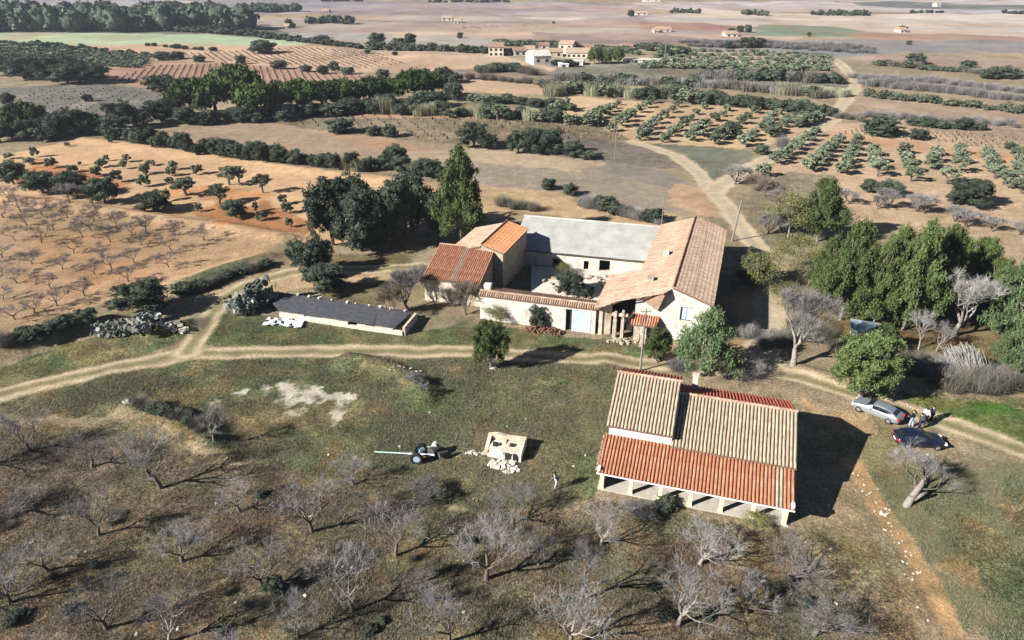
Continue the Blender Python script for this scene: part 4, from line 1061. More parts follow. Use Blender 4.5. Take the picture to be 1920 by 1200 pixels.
car(1720, 833, math.pi-.10, 'car_blue', 'dark blue hatchback parked on the grass in front of the silver car', hatch, 4.46)

# ================================================================== PEOPLE
def skin_obj(name, verts, edges, radii, m, parent, root=0, sub=1):
    me = bpy.data.meshes.new(name); me.from_pydata(verts, edges, []); me.materials.append(M[m])
    o = link(name, me, parent)
    sk = o.modifiers.new('skin', 'SKIN'); sk.use_smooth_shade = True
    if not me.skin_vertices: me.attributes  # layer made by the modifier data below
    if len(me.skin_vertices) == 0:
        bpy.context.view_layer.objects.active = o; o.select_set(True); bpy.ops.mesh.customdata_skin_add(); o.select_set(False)
    for i, r in enumerate(radii):
        sv = me.skin_vertices[0].data[i]; sv.radius = (r, r) if not hasattr(r, '__len__') else r; sv.use_root = (i == root)
    s = o.modifiers.new('sub', 'SUBSURF'); s.levels = sub; s.render_levels = sub
    return o
def person(px, py, yaw, label, top, legs, stride=.2, lean=.0, hair='hair', hgt=1.0, arm=(.25, .1), inner=None):
    x, y = G(px, py); e = empty('person', (x, y, HZ(x, y)), yaw, label=label, cat='person'); e.scale = (.93, .93, .93)
    def Lx(z): return lean*max(0, z-.9)     # lean forward (+x is forward)
    J = dict(pel=(0, 0, .95), waist=(Lx(1.1), 0, 1.10), chest=(Lx(1.35), 0, 1.34), neck=(Lx(1.5), 0, 1.50), head=(Lx(1.6)+.02, 0, 1.61), crown=(Lx(1.72)+.02, 0, 1.70))
    for s, sd in (('l', 1), ('r', -1)):
        st = stride*sd
        J['hip'+s] = (0, .09*sd, .90); J['knee'+s] = (st*.55+.03, .10*sd, .49); J['ank'+s] = (st, .10*sd, .08); J['toe'+s] = (st+.17, .11*sd, .03)
        J['sho'+s] = (Lx(1.42), .19*sd, 1.42); J['elb'+s] = (Lx(1.15)+arm[1]*sd*-.5+.02, .25*sd, 1.14); J['wri'+s] = (Lx(1.0)+arm[0], .23*sd, .92+arm[0]*.5); J['pal'+s] = (Lx(1.0)+arm[0]+.05, .225*sd, .86+arm[0]*.5)
        for f in range(5):
            J['fin%s%d' % (s, f)] = (Lx(1.0)+arm[0]+.06+.02*f-(.03 if f == 4 else 0), (.20+.012*f+(-.04 if f == 4 else 0))*sd, (.79+(.008*abs(f-1.5)) if f < 4 else .83)+arm[0]*.5)
    def mk(name, names, edges, rad, m, **k):
        idx = {n_: i for i, n_ in enumerate(names)}
        return skin_obj(name, [tuple(c*hgt for c in J[n_]) for n_ in names], [(idx[a], idx[b]) for a, b in edges], [rad[n_] for n_ in names], m, e, **k)
    names = ['pel', 'waist', 'chest', 'neck', 'head', 'crown']; ed = [('pel', 'waist'), ('waist', 'chest'), ('chest', 'neck'), ('neck', 'head'), ('head', 'crown')]
    rad = dict(pel=.12, waist=.11, chest=.13, neck=.055, head=.095, crown=.06)
    for s in 'lr':
        names += ['hip'+s, 'knee'+s, 'ank'+s, 'sho'+s, 'elb'+s, 'wri'+s, 'pal'+s]+['fin%s%d' % (s, f) for f in range(5)]
        ed += [('pel', 'hip'+s), ('hip'+s, 'knee'+s), ('knee'+s, 'ank'+s), ('chest', 'sho'+s), ('sho'+s, 'elb'+s), ('elb'+s, 'wri'+s), ('wri'+s, 'pal'+s)]+[('pal'+s, 'fin%s%d' % (s, f)) for f in range(5)]
        rad.update({'hip'+s: .085, 'knee'+s: .055, 'ank'+s: .035, 'sho'+s: .055, 'elb'+s: .04, 'wri'+s: .026, 'pal'+s: .03}); rad.update({'fin%s%d' % (s, f): .009 for f in range(5)})
    mk('body', names, ed, rad, 'skin')
    nm = ['pel', 'waist', 'chest', 'neck']; ed = [('pel', 'waist'), ('waist', 'chest'), ('chest', 'neck')]; rad = dict(pel=.15, waist=.145, chest=.165, neck=.075)
    for s in 'lr':
        nm += ['sho'+s, 'elb'+s, 'wri'+s]; ed += [('chest', 'sho'+s), ('sho'+s, 'elb'+s), ('elb'+s, 'wri'+s)]; rad.update({'sho'+s: .08, 'elb'+s: .062, 'wri'+s: .045})
    mk('jacket', nm, ed, rad, top)
    nm = ['pel']; ed = []; rad = dict(pel=.14)
    for s in 'lr':
        nm += ['hip'+s, 'knee'+s, 'ank'+s]; ed += [('pel', 'hip'+s), ('hip'+s, 'knee'+s), ('knee'+s, 'ank'+s)]; rad.update({'hip'+s: .105, 'knee'+s: .075, 'ank'+s: .06})
    mk('trousers', nm, ed, rad, legs)
    for s in 'lr': mk('shoe', ['ank'+s, 'toe'+s], [('ank'+s, 'toe'+s)], {'ank'+s: .055, 'toe'+s: .04}, 'cloth_black')
    # hair cap, ears, nose
    bpy_h = MB(); hd = Vector(J['head'])*hgt; n1, n2 = 10, 7; V = []; Fs = []
    for i in range(n2):
        ph = i/(n2-1)*math.pi*.56
        for j in range(n1):
            th = j/n1*2*math.pi; V.append(hd+Vector((-.018+.112*math.sin(ph)*math.cos(th), .102*math.sin(ph)*math.sin(th), .02+.125*math.cos(ph))))
    for i in range(n2-1):
        for j in range(n1): Fs.append((i*n1+j, (i+1)*n1+j, (i+1)*n1+(j+1) % n1, i*n1+(j+1) % n1))
    bpy_h.add(V, Fs); bpy_h.build('hair', hair, e, smooth=True)
    w = MB(); w.tube(hd+Vector((.09, 0, .01)), hd+Vector((.125, 0, -.025)), .012, .02, 5); w.build('nose', 'skin', e)
    if inner:
        w = MB(); c = Vector(J['chest'])*hgt; p = Vector(J['pel'])*hgt
        w.tube(p+Vector((.075, 0, .05)), c+Vector((.085, 0, .1)), .085, .085, 8); w.build('shirt', inner, e, smooth=True)
    return e
person(1043, 916, math.radians(215), 'person in a black jacket and light shirt walking through the grass beside the porch', 'cloth_black', 'cloth_grey', .22, .28, inner='cloth_grey', arm=(.2, .2))
person(1707, 801, math.radians(110), 'person with dark jacket and pale jeans standing between the two cars', 'cloth_black', 'denim', .08, .1)
person(1722, 806, math.radians(160), 'person in a dark olive coat standing behind the blue car', 'cloth_olive', 'cloth_navy', .1, .1)
person(1733, 795, math.radians(200), 'person in a white top nearest the grass edge behind the cars', 'cloth_white', 'cloth_navy', .12, .25, arm=(.28, .1))
person(1744, 792, math.radians(170), 'person in a navy jacket standing just right of the one in white', 'cloth_navy', 'cloth_black', .1, .1)
print('cars, people', time.time()-T0)

# ================================================================== VEGETATION
def quads(cent, size, asp=1.0, up=0.0, r=rng, droop=None):
    n = len(cent); d = r.normal(size=(n, 3)); d[:, 2] += up*2.5; d /= np.linalg.norm(d, axis=1)[:, None]
    e = r.normal(size=(n, 3)); e -= (e*d).sum(1)[:, None]*d; e /= np.linalg.norm(e, axis=1)[:, None]
    s = size*r.uniform(.6, 1.35, n)[:, None]; a = d*s*asp; b = e*s*.5
    V = np.stack([cent-a*.5-b, cent-a*.5+b, cent+a*.5+b*.6, cent+a*.5-b*.6], 1).reshape(-1, 3)
    return V, np.arange(n*4).reshape(-1, 4)
def ico(c, rad, r, seed, sub=10):
    V = []; Fs = []; n1, n2 = sub, sub//2+1
    for i in range(n2+1):
        ph = math.pi*i/n2
        for j in range(n1):
            th = 2*math.pi*j/n1; d = np.array([math.sin(ph)*math.cos(th), math.sin(ph)*math.sin(th), math.cos(ph)])
            k = 1+.7*(r.random()-.5); V.append(c+d*rad*k)
    for i in range(n2):
        for j in range(n1): Fs.append((i*n1+j, (i+1)*n1+j, (i+1)*n1+(j+1) % n1, i*n1+(j+1) % n1))
    return np.array(V), np.array(Fs)
def crown_mesh(name, blobs, nleaf, size, m, seed, asp=1.2, up=0., core=.8, clump=.30, ncl=26, shell=(.78, 1.05), core_shade=.2):
    r = np.random.default_rng(seed); Vs = []; Fs = []; vv = []; off = 0
    tot = sum(b[3]*b[4] for b in blobs)
    for b in blobs:
        c = np.array(b[:3]); rad = np.array(b[3:6]); n = int(nleaf*b[3]*b[4]/tot); k = max(4, ncl)
        d = r.normal(size=(k, 3)); d /= np.linalg.norm(d, axis=1)[:, None]
        cc = c+d*rad*r.uniform(shell[0], shell[1], k)[:, None]; cv = r.uniform(.15, .85, k)
        pick = r.integers(0, k, n); g = r.normal(size=(n, 3)); g /= np.linalg.norm(g, axis=1)[:, None]
        P = cc[pick]+g*rad*clump*r.uniform(.3, 1.0, n)[:, None]
        V, Fq = quads(P, size, asp, up, r); Vs.append(V); Fs.append(Fq+off); off += len(V)
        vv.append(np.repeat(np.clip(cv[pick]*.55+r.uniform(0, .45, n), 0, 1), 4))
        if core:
            V, Fq = ico(c, rad*core, r, seed); Vs.append(V); Fs.append(Fq+off); off += len(V); vv.append(np.full(len(V), core_shade))  # inner blobs added to block light, crown shade painted as darker tone
    V = np.concatenate(Vs)
    return new_mesh(name, V, np.concatenate(Fs), {'v': ('FLOAT', np.concatenate(vv))}, [M[m]])
def trunk_mesh(name, segs, m):
    mb = MB()
    for p0, p1, r0, r1 in segs: mb.tube(p0, p1, r0, r1, 7, rnd.random(), False)
    me = bpy.data.meshes.new(name); me.from_pydata(mb.v, [], mb.f); me.materials.append(M[m])
    at = me.attributes.new('v', 'FLOAT', 'POINT'); at.data.foreach_set('value', np.array(mb.a, np.float32)); me.update(); return me
def rb_(r, n, R, z0, z1, rr, flat=.8, top=1.0):
    """n lobes spread in a crown of radius R between z0 and z1"""
    out = []
    for i in range(n):
        f = (i+.5)/n; a = i*2.4+r.uniform(-.4, .4); z = z0+(z1-z0)*f
        w = R*math.sqrt(max(0.02, 1-((f-.38)/.72)**2)); k = rr*r.uniform(.8, 1.2)
        q = max(0, w-k*.7)*r.uniform(.7, 1.05)
        out.append((q*math.cos(a), q*math.sin(a), min(z, z1-k*flat*.8), k, k, k*flat))
    return out
KIND = {}
def reg(kind, crown, trunk=None): KIND.setdefault(kind, []).append((crown, trunk))
def limbs(r, h0, h1, R, n, rad, x0=0, y0=0, lean=.0):
    sg = []; top = Vector((lean, lean*.4, h0)); sg.append(((x0, y0, -.03), tuple(top), rad*1.25, rad))
    for i in range(n):
        a = i*6.283/n+r.uniform(-.4, .4); q = R*r.uniform(.6, 1); e = Vector((q*math.cos(a), q*math.sin(a), h1*r.uniform(.85, 1.05)))
        m_ = top.lerp(e, .5)+Vector((0, 0, .03)); sg.append((tuple(top), tuple(m_), rad*.7, rad*.45)); sg.append((tuple(m_), tuple(e), rad*.45, rad*.15))
    return sg
for s in range(3):
    r = random.Random(50+s)
    bl = rb_(r, 11, .5, .26, .98, .22, .85)+[(0, 0, .5, .3, .3, .34)]
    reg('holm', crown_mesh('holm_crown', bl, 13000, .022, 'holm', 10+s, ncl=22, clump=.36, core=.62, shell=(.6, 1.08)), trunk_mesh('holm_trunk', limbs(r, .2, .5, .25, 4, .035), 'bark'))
    bl = rb_(r, 9, .5, .20, .98, .24, .85)+[(0, 0, .42, .36, .36, .38)]
    reg('holm_lo', crown_mesh('holm_bush', bl, 3600, .045, 'holm', 20+s, ncl=16, clump=.38, core=.66, shell=(.65, 1.06)))
    bl = rb_(r, 8, .46, .46, .96, .17, .7)
    reg('olive', crown_mesh('olive_crown', bl, 4200, .03, 'olive', 30+s, ncl=16, clump=.45, core=.45, shell=(.5, 1.1)), trunk_mesh('olive_trunk', limbs(r, .28, .62, .26, 4, .045, lean=.03), 'bark'))
    bl = rb_(r, 7, .48, .30, .95, .2, .8)
    reg('olive_lo', crown_mesh('olive_bush', bl, 900, .085, 'olive', 40+s, ncl=12, clump=.45, core=.6, shell=(.6, 1.1)))
    # Aleppo pine: irregular cone of upswept tufts
    bl = []
    for i in range(34):
        f = (i+.5)/34; a = i*2.4+r.uniform(-.4, .4); z = .20+.72*f; w = .50*(1-.80*f**1.6)*(1 if f > .1 else .75); k = .125*(1-.25*f)*r.uniform(.7, 1.4)
        q = max(0, w-k*.5)*r.uniform(.55, 1.08); bl.append((q*math.cos(a), q*math.sin(a), z+r.uniform(-.03, .03), k, k, k*.8))
    bl = [(b_[0]+r.uniform(-.05, .05), b_[1]+r.uniform(-.05, .05), b_[2], b_[3], b_[4], b_[5]) for b_ in bl]; bl.append((r.uniform(-.04, .04), 0, .93, .06, .06, .08)); bl.append((0, 0, .42, .17, .17, .26))
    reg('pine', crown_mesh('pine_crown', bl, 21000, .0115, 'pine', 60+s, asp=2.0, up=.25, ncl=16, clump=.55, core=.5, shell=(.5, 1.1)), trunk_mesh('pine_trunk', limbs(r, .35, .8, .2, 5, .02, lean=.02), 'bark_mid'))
    reg('pine_grey', crown_mesh('pine_crown_thin', bl[:-1], 12000, .0125, 'pine_grey', 64+s, asp=2.4, up=.6, ncl=16, clump=.6, core=0, shell=(.4, 1.15)), trunk_mesh('pine_trunk', limbs(r, .4, .85, .22, 6, .016, lean=.02), 'bark_mid'))
    reg('pine_round', crown_mesh('pine_crown_round', [(q[0], q[1], .12+q[2]*.88, q[3], q[4], q[5]) for q in rb_(r, 30, .5, .14, .98, .13, .8)]+[(0, 0, .5, .28, .28, .28)], 21000, .0125, 'pine', 68+s, asp=2.0, up=.3, ncl=16, clump=.5, core=.55, shell=(.6, 1.1)), trunk_mesh('pine_trunk', limbs(r, .3, .7, .12, 4, .03, lean=.02), 'bark_mid'))
    # stone pine: umbrella
    bl = []
    for i in range(14):
        a = i*2.4; q = .36*math.sqrt((i+.5)/14); bl.append((q*math.cos(a)*1.0, q*math.sin(a), .64-.55*q+r.uniform(-.05, .05), .19, .19, .20))
    reg('stone_pine', crown_mesh('umbrella_crown', bl, 6000, .028, 'stone_pine', 80+s, asp=1.6, up=.6, ncl=18, clump=.42, core=.7, shell=(.65, 1.06)), trunk_mesh('stone_pine_trunk', limbs(r, .26, .60, .28, 5, .03), 'bark'))
    bl = rb_(r, 8, .45, .35, .95, .2, .8)
    reg('yellow', crown_mesh('sparse_crown', bl, 4200, .017, 'yellow_leaf', 90+s, ncl=26, clump=.6, core=0, shell=(.2, 1.15)), trunk_mesh('sparse_trunk', limbs(r, .25, .85, .3, 7, .014), 'bark_mid'))
    # brush: thin arching stems
    def stems(n, seed, hgt=1., spread=.5, w=.006, m='brush', base=.25, name='brush_stems', leaf=0, jit=.1):
        rr = np.random.default_rng(seed); Vs = []; vv = []
        a = rr.uniform(0, 6.283, n); q = np.sqrt(rr.random(n))*base; p = np.stack([q*np.cos(a), q*np.sin(a), np.zeros(n)], 1)
        a2 = a+rr.normal(0, .7, n); sp = rr.random(n)*spread; L_ = rr.uniform(.45, 1, n)*hgt
        t = p+np.stack([sp*np.cos(a2), sp*np.sin(a2), L_*np.sqrt(np.clip(1-(sp*.7)**2, .2, 1))], 1); md = (p+t)/2+rr.normal(0, jit*.5, (n, 3))+np.array([0, 0, .06])
        sd = np.stack([-np.sin(a2), np.cos(a2), rr.normal(0, .3, n)], 1)*w
        V = np.stack([p-sd, p+sd, md+sd*.8, md-sd*.8, t+sd*.3, t-sd*.3], 1); v = rr.random(n)
        Fq = np.stack([np.array([0, 1, 2, 3]), np.array([3, 2, 4, 5])])[None]+(np.arange(n)*6)[:, None, None]
        return new_mesh(name, V.reshape(-1, 3), Fq.reshape(-1, 4), {'v': ('FLOAT', np.repeat(v, 6))}, [M[m]])
    reg('brush', stems(900, 100+s, .95, .45, .0045, 'brush', .34, jit=.3))
    reg('brush_lav', stems(800, 110+s, .95, .5, .004, 'twig', .32, jit=.34, name='twiggy_bush'))
    reg('cane', stems(900, 120+s, 1.0, .12, .006, 'cane', .42, jit=.03, name='cane_clump'))
    # prickly pear: pads
    mb = MB(); rr = random.Random(130+s)
    for c in range(60):
        a = rr.random()*6.28; q = .30*math.sqrt(rr.random()); z = rr.uniform(.03, .7*(1-q)); Mx = Matrix.Translation((q*math.cos(a), q*math.sin(a), z)) @ Matrix.Rotation(rr.random()*6.28, 4, 'Z') @ Matrix.Rotation(rr.uniform(-.7, .7), 4, 'X')
        n = 9; k = rr.uniform(.055, .095); V = [Mx @ Vector((k*.7*math.cos(2*math.pi*i/n), y_, k*(1+math.sin(2*math.pi*i/n)))) for y_ in (-.008, .008) for i in range(n)]
        mb.add(V, [tuple(range(n)), tuple(range(2*n-1, n-1, -1))]+[(i, (i+1) % n, n+(i+1) % n, n+i) for i in range(n)], rr.random())
    me = bpy.data.meshes.new('cactus_pads'); me.from_pydata(mb.v, [], mb.f); me.materials.append(M['cactus']); at = me.attributes.new('v', 'FLOAT', 'POINT'); at.data.foreach_set('value', np.array(mb.a, np.float32)); me.update()
    reg('cactus', me)

def bare_tree(seed, m_t, m_c, H0=.9, R=.5, limbs_n=4, levels=4, up=.35, twr=.011, minis=6, spread=.62, trunk=.13, L0=1.0):
    """real-size leafless tree, ~4 m tall; returns trunk mesh (stem, limbs) and crown mesh (branchlets, twigs)"""
    r = random.Random(seed); tb = MB(); cb = MB(); tw = []
    def seg(mb, p, q, r0, r1, n): mb.tube(p, q, r0, r1, n, r.random(), False)
    def grow(p, d, L_, rad, lev):
        n = 3 if lev < 2 else 2; pts = [p]
        for i in range(n):
            d = (d+Vector((r.uniform(-.28, .28), r.uniform(-.28, .28), r.uniform(-.1, .28)*up*2))).normalized()
            q = pts[-1]+d*(L_/n); r1 = rad*(1-.34*(i+1)/n)
            seg(tb if lev < 2 else cb, pts[-1], q, rad*(1-.28*i/n), r1, 6 if lev < 2 else 3); pts.append(q)
            if lev >= 2:
                for _ in range(minis if lev == levels else 2):
                    a = pts[-2].lerp(q, r.random()); e = (d+Vector((r.gauss(0, .6), r.gauss(0, .6), r.gauss(.25, .45)))).normalized(); tw.append((a, a+e*r.uniform(.15, .5)))
        if lev == levels: return
        k = r.choice((2, 3, 3)) if lev > 0 else 3
        for i in range(k):
            e = (d*1.0+Vector((r.gauss(0, spread), r.gauss(0, spread), r.gauss(.12, .3)+up*.3))).normalized()
            grow(pts[-1].lerp(pts[-2], r.random()*.5*(i > 0)), e, L_*r.uniform(.62, .85), rad*.50, lev+1)
    ln = Vector((r.uniform(-.15, .15), r.uniform(-.15, .15), 0)); top = ln+Vector((0, 0, H0))
    seg(tb, Vector((0, 0, -.15)), Vector((ln.x*.3, ln.y*.3, H0*.45)), trunk*1.35, trunk, 8); seg(tb, Vector((ln.x*.3, ln.y*.3, H0*.45)), top, trunk, trunk*.85, 8)
    for i in range(limbs_n):
        a = i*6.283/limbs_n+r.uniform(-.4, .4); grow(top, Vector((math.cos(a)*R*1.5, math.sin(a)*R*1.5, 1)).normalized(), L0*r.uniform(.85, 1.15), trunk*.62, 0)
    # twigs as thin tapered blades
    A_ = np.array([t[0] for t in tw]); B_ = np.array([t[1] for t in tw]); n = len(tw); rr = np.random.default_rng(seed)
    d = B_-A_; s = np.cross(d, rr.normal(size=(n, 3))); s /= np.linalg.norm(s, axis=1)[:, None]; s *= twr
    md = (A_+B_)/2+rr.normal(0, .03, (n, 3))
    V = np.stack([A_-s, A_+s, md+s*.8, md-s*.8, B_+s*.35, B_-s*.35], 1).reshape(-1, 3)
    Fq = (np.stack([np.array([0, 1, 2, 3]), np.array([3, 2, 4, 5])])[None]+(np.arange(n)*6)[:, None, None]).reshape(-1, 4)
    nb = len(cb.v); Vc = np.concatenate([np.array(cb.v, np.float32).reshape(-1, 3), V]); Fc = np.concatenate([np.array(cb.f, np.int32).reshape(-1, 4), Fq+nb])
    va = np.concatenate([np.array(cb.a), np.repeat(rr.random(n), 6)])
    crown = new_mesh('twig_crown', Vc, Fc, {'v': ('FLOAT', va)}, [M[m_c]])
    Vt = np.array(tb.v, np.float32).reshape(-1, 3)
    tm = new_mesh('bare_trunk', Vt, np.array(tb.f, np.int32), {'v': ('FLOAT', tb.a)}, [M[m_t]])
    return crown, tm
for s in range(5):
    c, t = bare_tree(200+s, 'bark', 'twig', levels=4, minis=3, trunk=.10, twr=.0045); reg('almond', c, t)
for s in range(2):
    c, t = bare_tree(220+s, 'bark_mid', 'twig_pale', levels=4, minis=3, up=.5, R=.4, trunk=.10, twr=.005); reg('almond_pale', c, t)
for s in range(3):
    c, t = bare_tree(240+s, 'bark', 'twig_dark', H0=.8, levels=3, minis=7, R=.75, up=.2, twr=.008, trunk=.075, L0=.9); reg('almond_small', c, t)
for s in range(2):
    c, t = bare_tree(260+s, 'bark_mid', 'twig_pale', H0=.9, levels=4, minis=7, R=.34, up=.8, twr=.006, trunk=.12, limbs_n=5, spread=.5); reg('poplar_bare', c, t)
    c, t = bare_tree(264+s, 'bark', 'twig_rust', H0=.3, levels=4, minis=6, R=.5, up=.6, twr=.008, trunk=.07, limbs_n=6, L0=.8); reg('shrub_rust', c, t)
    c, t = bare_tree(268+s, 'bark', 'twig', H0=.4, levels=4, minis=6, R=.5, up=.6, twr=.007, trunk=.1, limbs_n=6, L0=.85); reg('shrub_grey', c, t)
for s in range(2):
    r = random.Random(300+s)
    reg('holm_tiny', crown_mesh('bush_tiny', rb_(r, 4, .5, .2, .95, .3, .85)+[(0, 0, .45, .36, .36, .38)], 320, .14, 'holm', 300+s, ncl=8, clump=.4))
    reg('olive_tiny', crown_mesh('olive_tiny', rb_(r, 4, .48, .3, .95, .28, .8), 260, .15, 'olive', 304+s, ncl=8, clump=.45, core=.65))
    reg('brush_tiny', stems(260, 308+s, .95, .35, .011, 'brush', .38, jit=.12)); reg('lav_tiny', stems(260, 312+s, .95, .38, .010, 'twig', .38, jit=.14))
print('prototypes', time.time()-T0, {k: len(v) for k, v in KIND.items()})
DIM = {}
def dims(kind, i):
    if (kind, i) not in DIM:
        me = KIND[kind][i][0]; a = np.zeros(len(me.vertices)*3, np.float32); me.vertices.foreach_get('co', a); a = a.reshape(-1, 3)
        r = np.hypot(a[:, 0], a[:, 1]); DIM[(kind, i)] = (2*np.percentile(r, 97), np.percentile(a[:, 2], 99.5))
    return DIM[(kind, i)]
NAMES = {'holm': 'holm_oak', 'holm_lo': 'holm_oak', 'olive': 'olive_tree', 'olive_lo': 'olive_tree', 'pine': 'pine_tree', 'pine_grey': 'pine_tree', 'pine_round': 'pine_tree', 'stone_pine': 'stone_pine',
         'yellow': 'young_tree', 'brush': 'bush', 'brush_lav': 'bush', 'cane': 'cane_clump', 'cactus': 'prickly_pear', 'almond': 'almond_tree', 'almond_pale': 'almond_tree', 'almond_small': 'almond_tree',
         'poplar_bare': 'bare_tree', 'shrub_rust': 'bare_shrub', 'shrub_grey': 'bare_shrub'}
CATS = {'bush': 'bush', 'cane_clump': 'reeds', 'prickly_pear': 'cactus', 'bare_shrub': 'shrub'}
cnt = 0
ORD = 'first second third fourth fifth sixth seventh eighth ninth tenth eleventh twelfth thirteenth fourteenth fifteenth sixteenth seventeenth eighteenth nineteenth twentieth twenty-first twenty-second twenty-third twenty-fourth twenty-fifth twenty-sixth twenty-seventh twenty-eighth twenty-ninth thirtieth'.split()
BATCHED = {'dense far left olive grove': ('olive_grove', 'dense green olive grove at the far left', 'olive grove'),
 'close olive rows right of the village': ('olive_rows', 'close rows of tiny olive trees right of the village', 'olive grove'),
 'green strip left of the village': ('tree_strip', 'green strip of small trees left of the village', 'trees'),
 'green strip behind the village': ('tree_strip', 'green strip of small trees directly behind the village houses', 'trees'),
 'back of the strip behind the village': ('tree_strip', 'farther edge of the green strip behind the village', 'trees'),
 'top edge of the left olive grove': ('tree_strip', 'darker trees along the top of the far left grove', 'trees'),
 'leafless band on the right': ('leafless_orchard', 'grey-violet band of leafless trees across the right distance', 'orchard'),
 'back of the leafless band': ('leafless_orchard', 'thinner back edge of the grey-violet leafless band', 'orchard'),
 'far grey orchard band': ('leafless_orchard', 'far grey band of leafless trees near the green field', 'orchard'),
 'front of the far orchard band': ('leafless_orchard', 'front edge of the far grey leafless band', 'orchard'),
 'scrub below the village': ('scrub', 'rough grey-green scrub belt below the village', 'scrub'),
 'scrub right of the village': ('scrub', 'rough grey scrub belt right of the village', 'scrub'),
 'scrub in the far right fields': ('scrub', 'scrubby line of trees in the far right fields', 'scrub'),
 'hedgerow beyond the green field': ('hedgerow', 'dark low hedgerow beyond the pale green field', 'hedge'),
 'green row before the leafless band': ('tree_strip', 'row of small green trees before the leafless band', 'trees')}
BATCH = None; BD = {}
def ordinal(label, i, tail='from the left'):
    l2 = '%s, %s %s' % (label, ORD[i], tail)
    if i >= len(ORD): return label
    return l2 if len(l2.replace('-', ' ').split()) <= 16 else label
def place(kind, x, y, w, h, label, group=None, parts=True, var=None, rz=None):
    global cnt; cnt += 1
    if BATCH:
        tk = {'holm': 'holm_tiny', 'holm_lo': 'holm_tiny', 'olive': 'olive_tiny', 'olive_lo': 'olive_tiny', 'brush': 'brush_tiny', 'brush_lav': 'lav_tiny'}[kind]
        i = rnd.randrange(len(KIND[tk])); W_, H2 = dims(tk, i); BD.setdefault(BATCH, []).append((tk, i, x, y, HZ(x, y)-.03, rnd.random()*6.28, w/W_, h/H2)); return None
    vs = KIND[kind]; i = var if var is not None else rnd.randrange(len(vs)); c, t = vs[i]; W_, H2 = dims(kind, i)
    nm = NAMES[kind]; z = HZ(x, y)-.03; rz = rz if rz is not None else rnd.random()*6.28; sc = (w/W_, w/W_, h/H2)
    if t is not None and parts:
        e = bpy.data.objects.new(nm, None); e.empty_display_size = .3; C.objects.link(e); e.location = (x, y, z); e.rotation_euler = (0, 0, rz); e.scale = sc
        for n_, me in (('trunk', t), ('crown', c)):
            o = bpy.data.objects.new(n_, me); C.objects.link(o); o.parent = e
    else:
        e = bpy.data.objects.new(nm, c); C.objects.link(e); e.location = (x, y, z); e.rotation_euler = (0, 0, rz); e.scale = sc
    e['label'] = label; e['category'] = CATS.get(nm, 'tree')
    if group: e['group'] = group
    return e
def plant(kind, px, py, wpx, hpx, label, group=None, **k):
    z = depth(px, py); w = wpx*z/F; dist = math.hypot(z, 1); sn = min(.9, CAMH/z); cs = math.sqrt(1-min(.8, sn)**2)
    h = max(.45*w, (hpx*z/F-.30*w*sn)/cs)
    x, y = G(px, py)
    if kind not in ('almond', 'almond_small', 'almond_pale', 'poplar_bare', 'pine', 'pine_round', 'pine_grey', 'olive'): y += .3*w
    if hpx < 30 and kind in ('holm', 'olive'): kind += '_lo'
    return place(kind, x, y, w, h, label, group, **k)
def line(kinds, pts, n, w, h, label, group, jit=.3, **k):
    global BATCH
    BATCH = group if (not isinstance(group, dict) and group in BATCHED) else None
    spec = []
    P = [Vector(p) for p in pts]; Ls = [(b-a).length for a, b in zip(P[:-1], P[1:])]; T = sum(Ls)
    for i in range(n):
        d = T*(i+.5+rnd.uniform(-jit, jit))/n; j = 0
        while j < len(Ls)-1 and d > Ls[j]: d -= Ls[j]; j += 1
        p = P[j].lerp(P[j+1], min(1, d/Ls[j])); s = rnd.uniform(.75, 1.3); kd = kinds[rnd.randrange(len(kinds))] if isinstance(kinds, list) else kinds
        lb_, gp_ = (label[kd], group[kd]) if isinstance(label, dict) else (label, group)
        spec.append((kd, p.x+rnd.uniform(-1, 1)*w*.15, p.y+rnd.uniform(-1, 1)*h*.12, w*s, h*s*rnd.uniform(.85, 1.1), lb_, gp_))
    spec.sort(key=lambda q: q[1]); seen = {}
    for q in spec:
        seen[q[5]] = seen.get(q[5], 0)+1
        lb_ = ordinal(q[5], seen[q[5]]-1) if n > 1 and sum(1 for z_ in spec if z_[5] == q[5]) <= 30 and not BATCH else q[5]
        plant(q[0], q[1], q[2], q[3], q[4], lb_, q[6], **k)
    BATCH = None

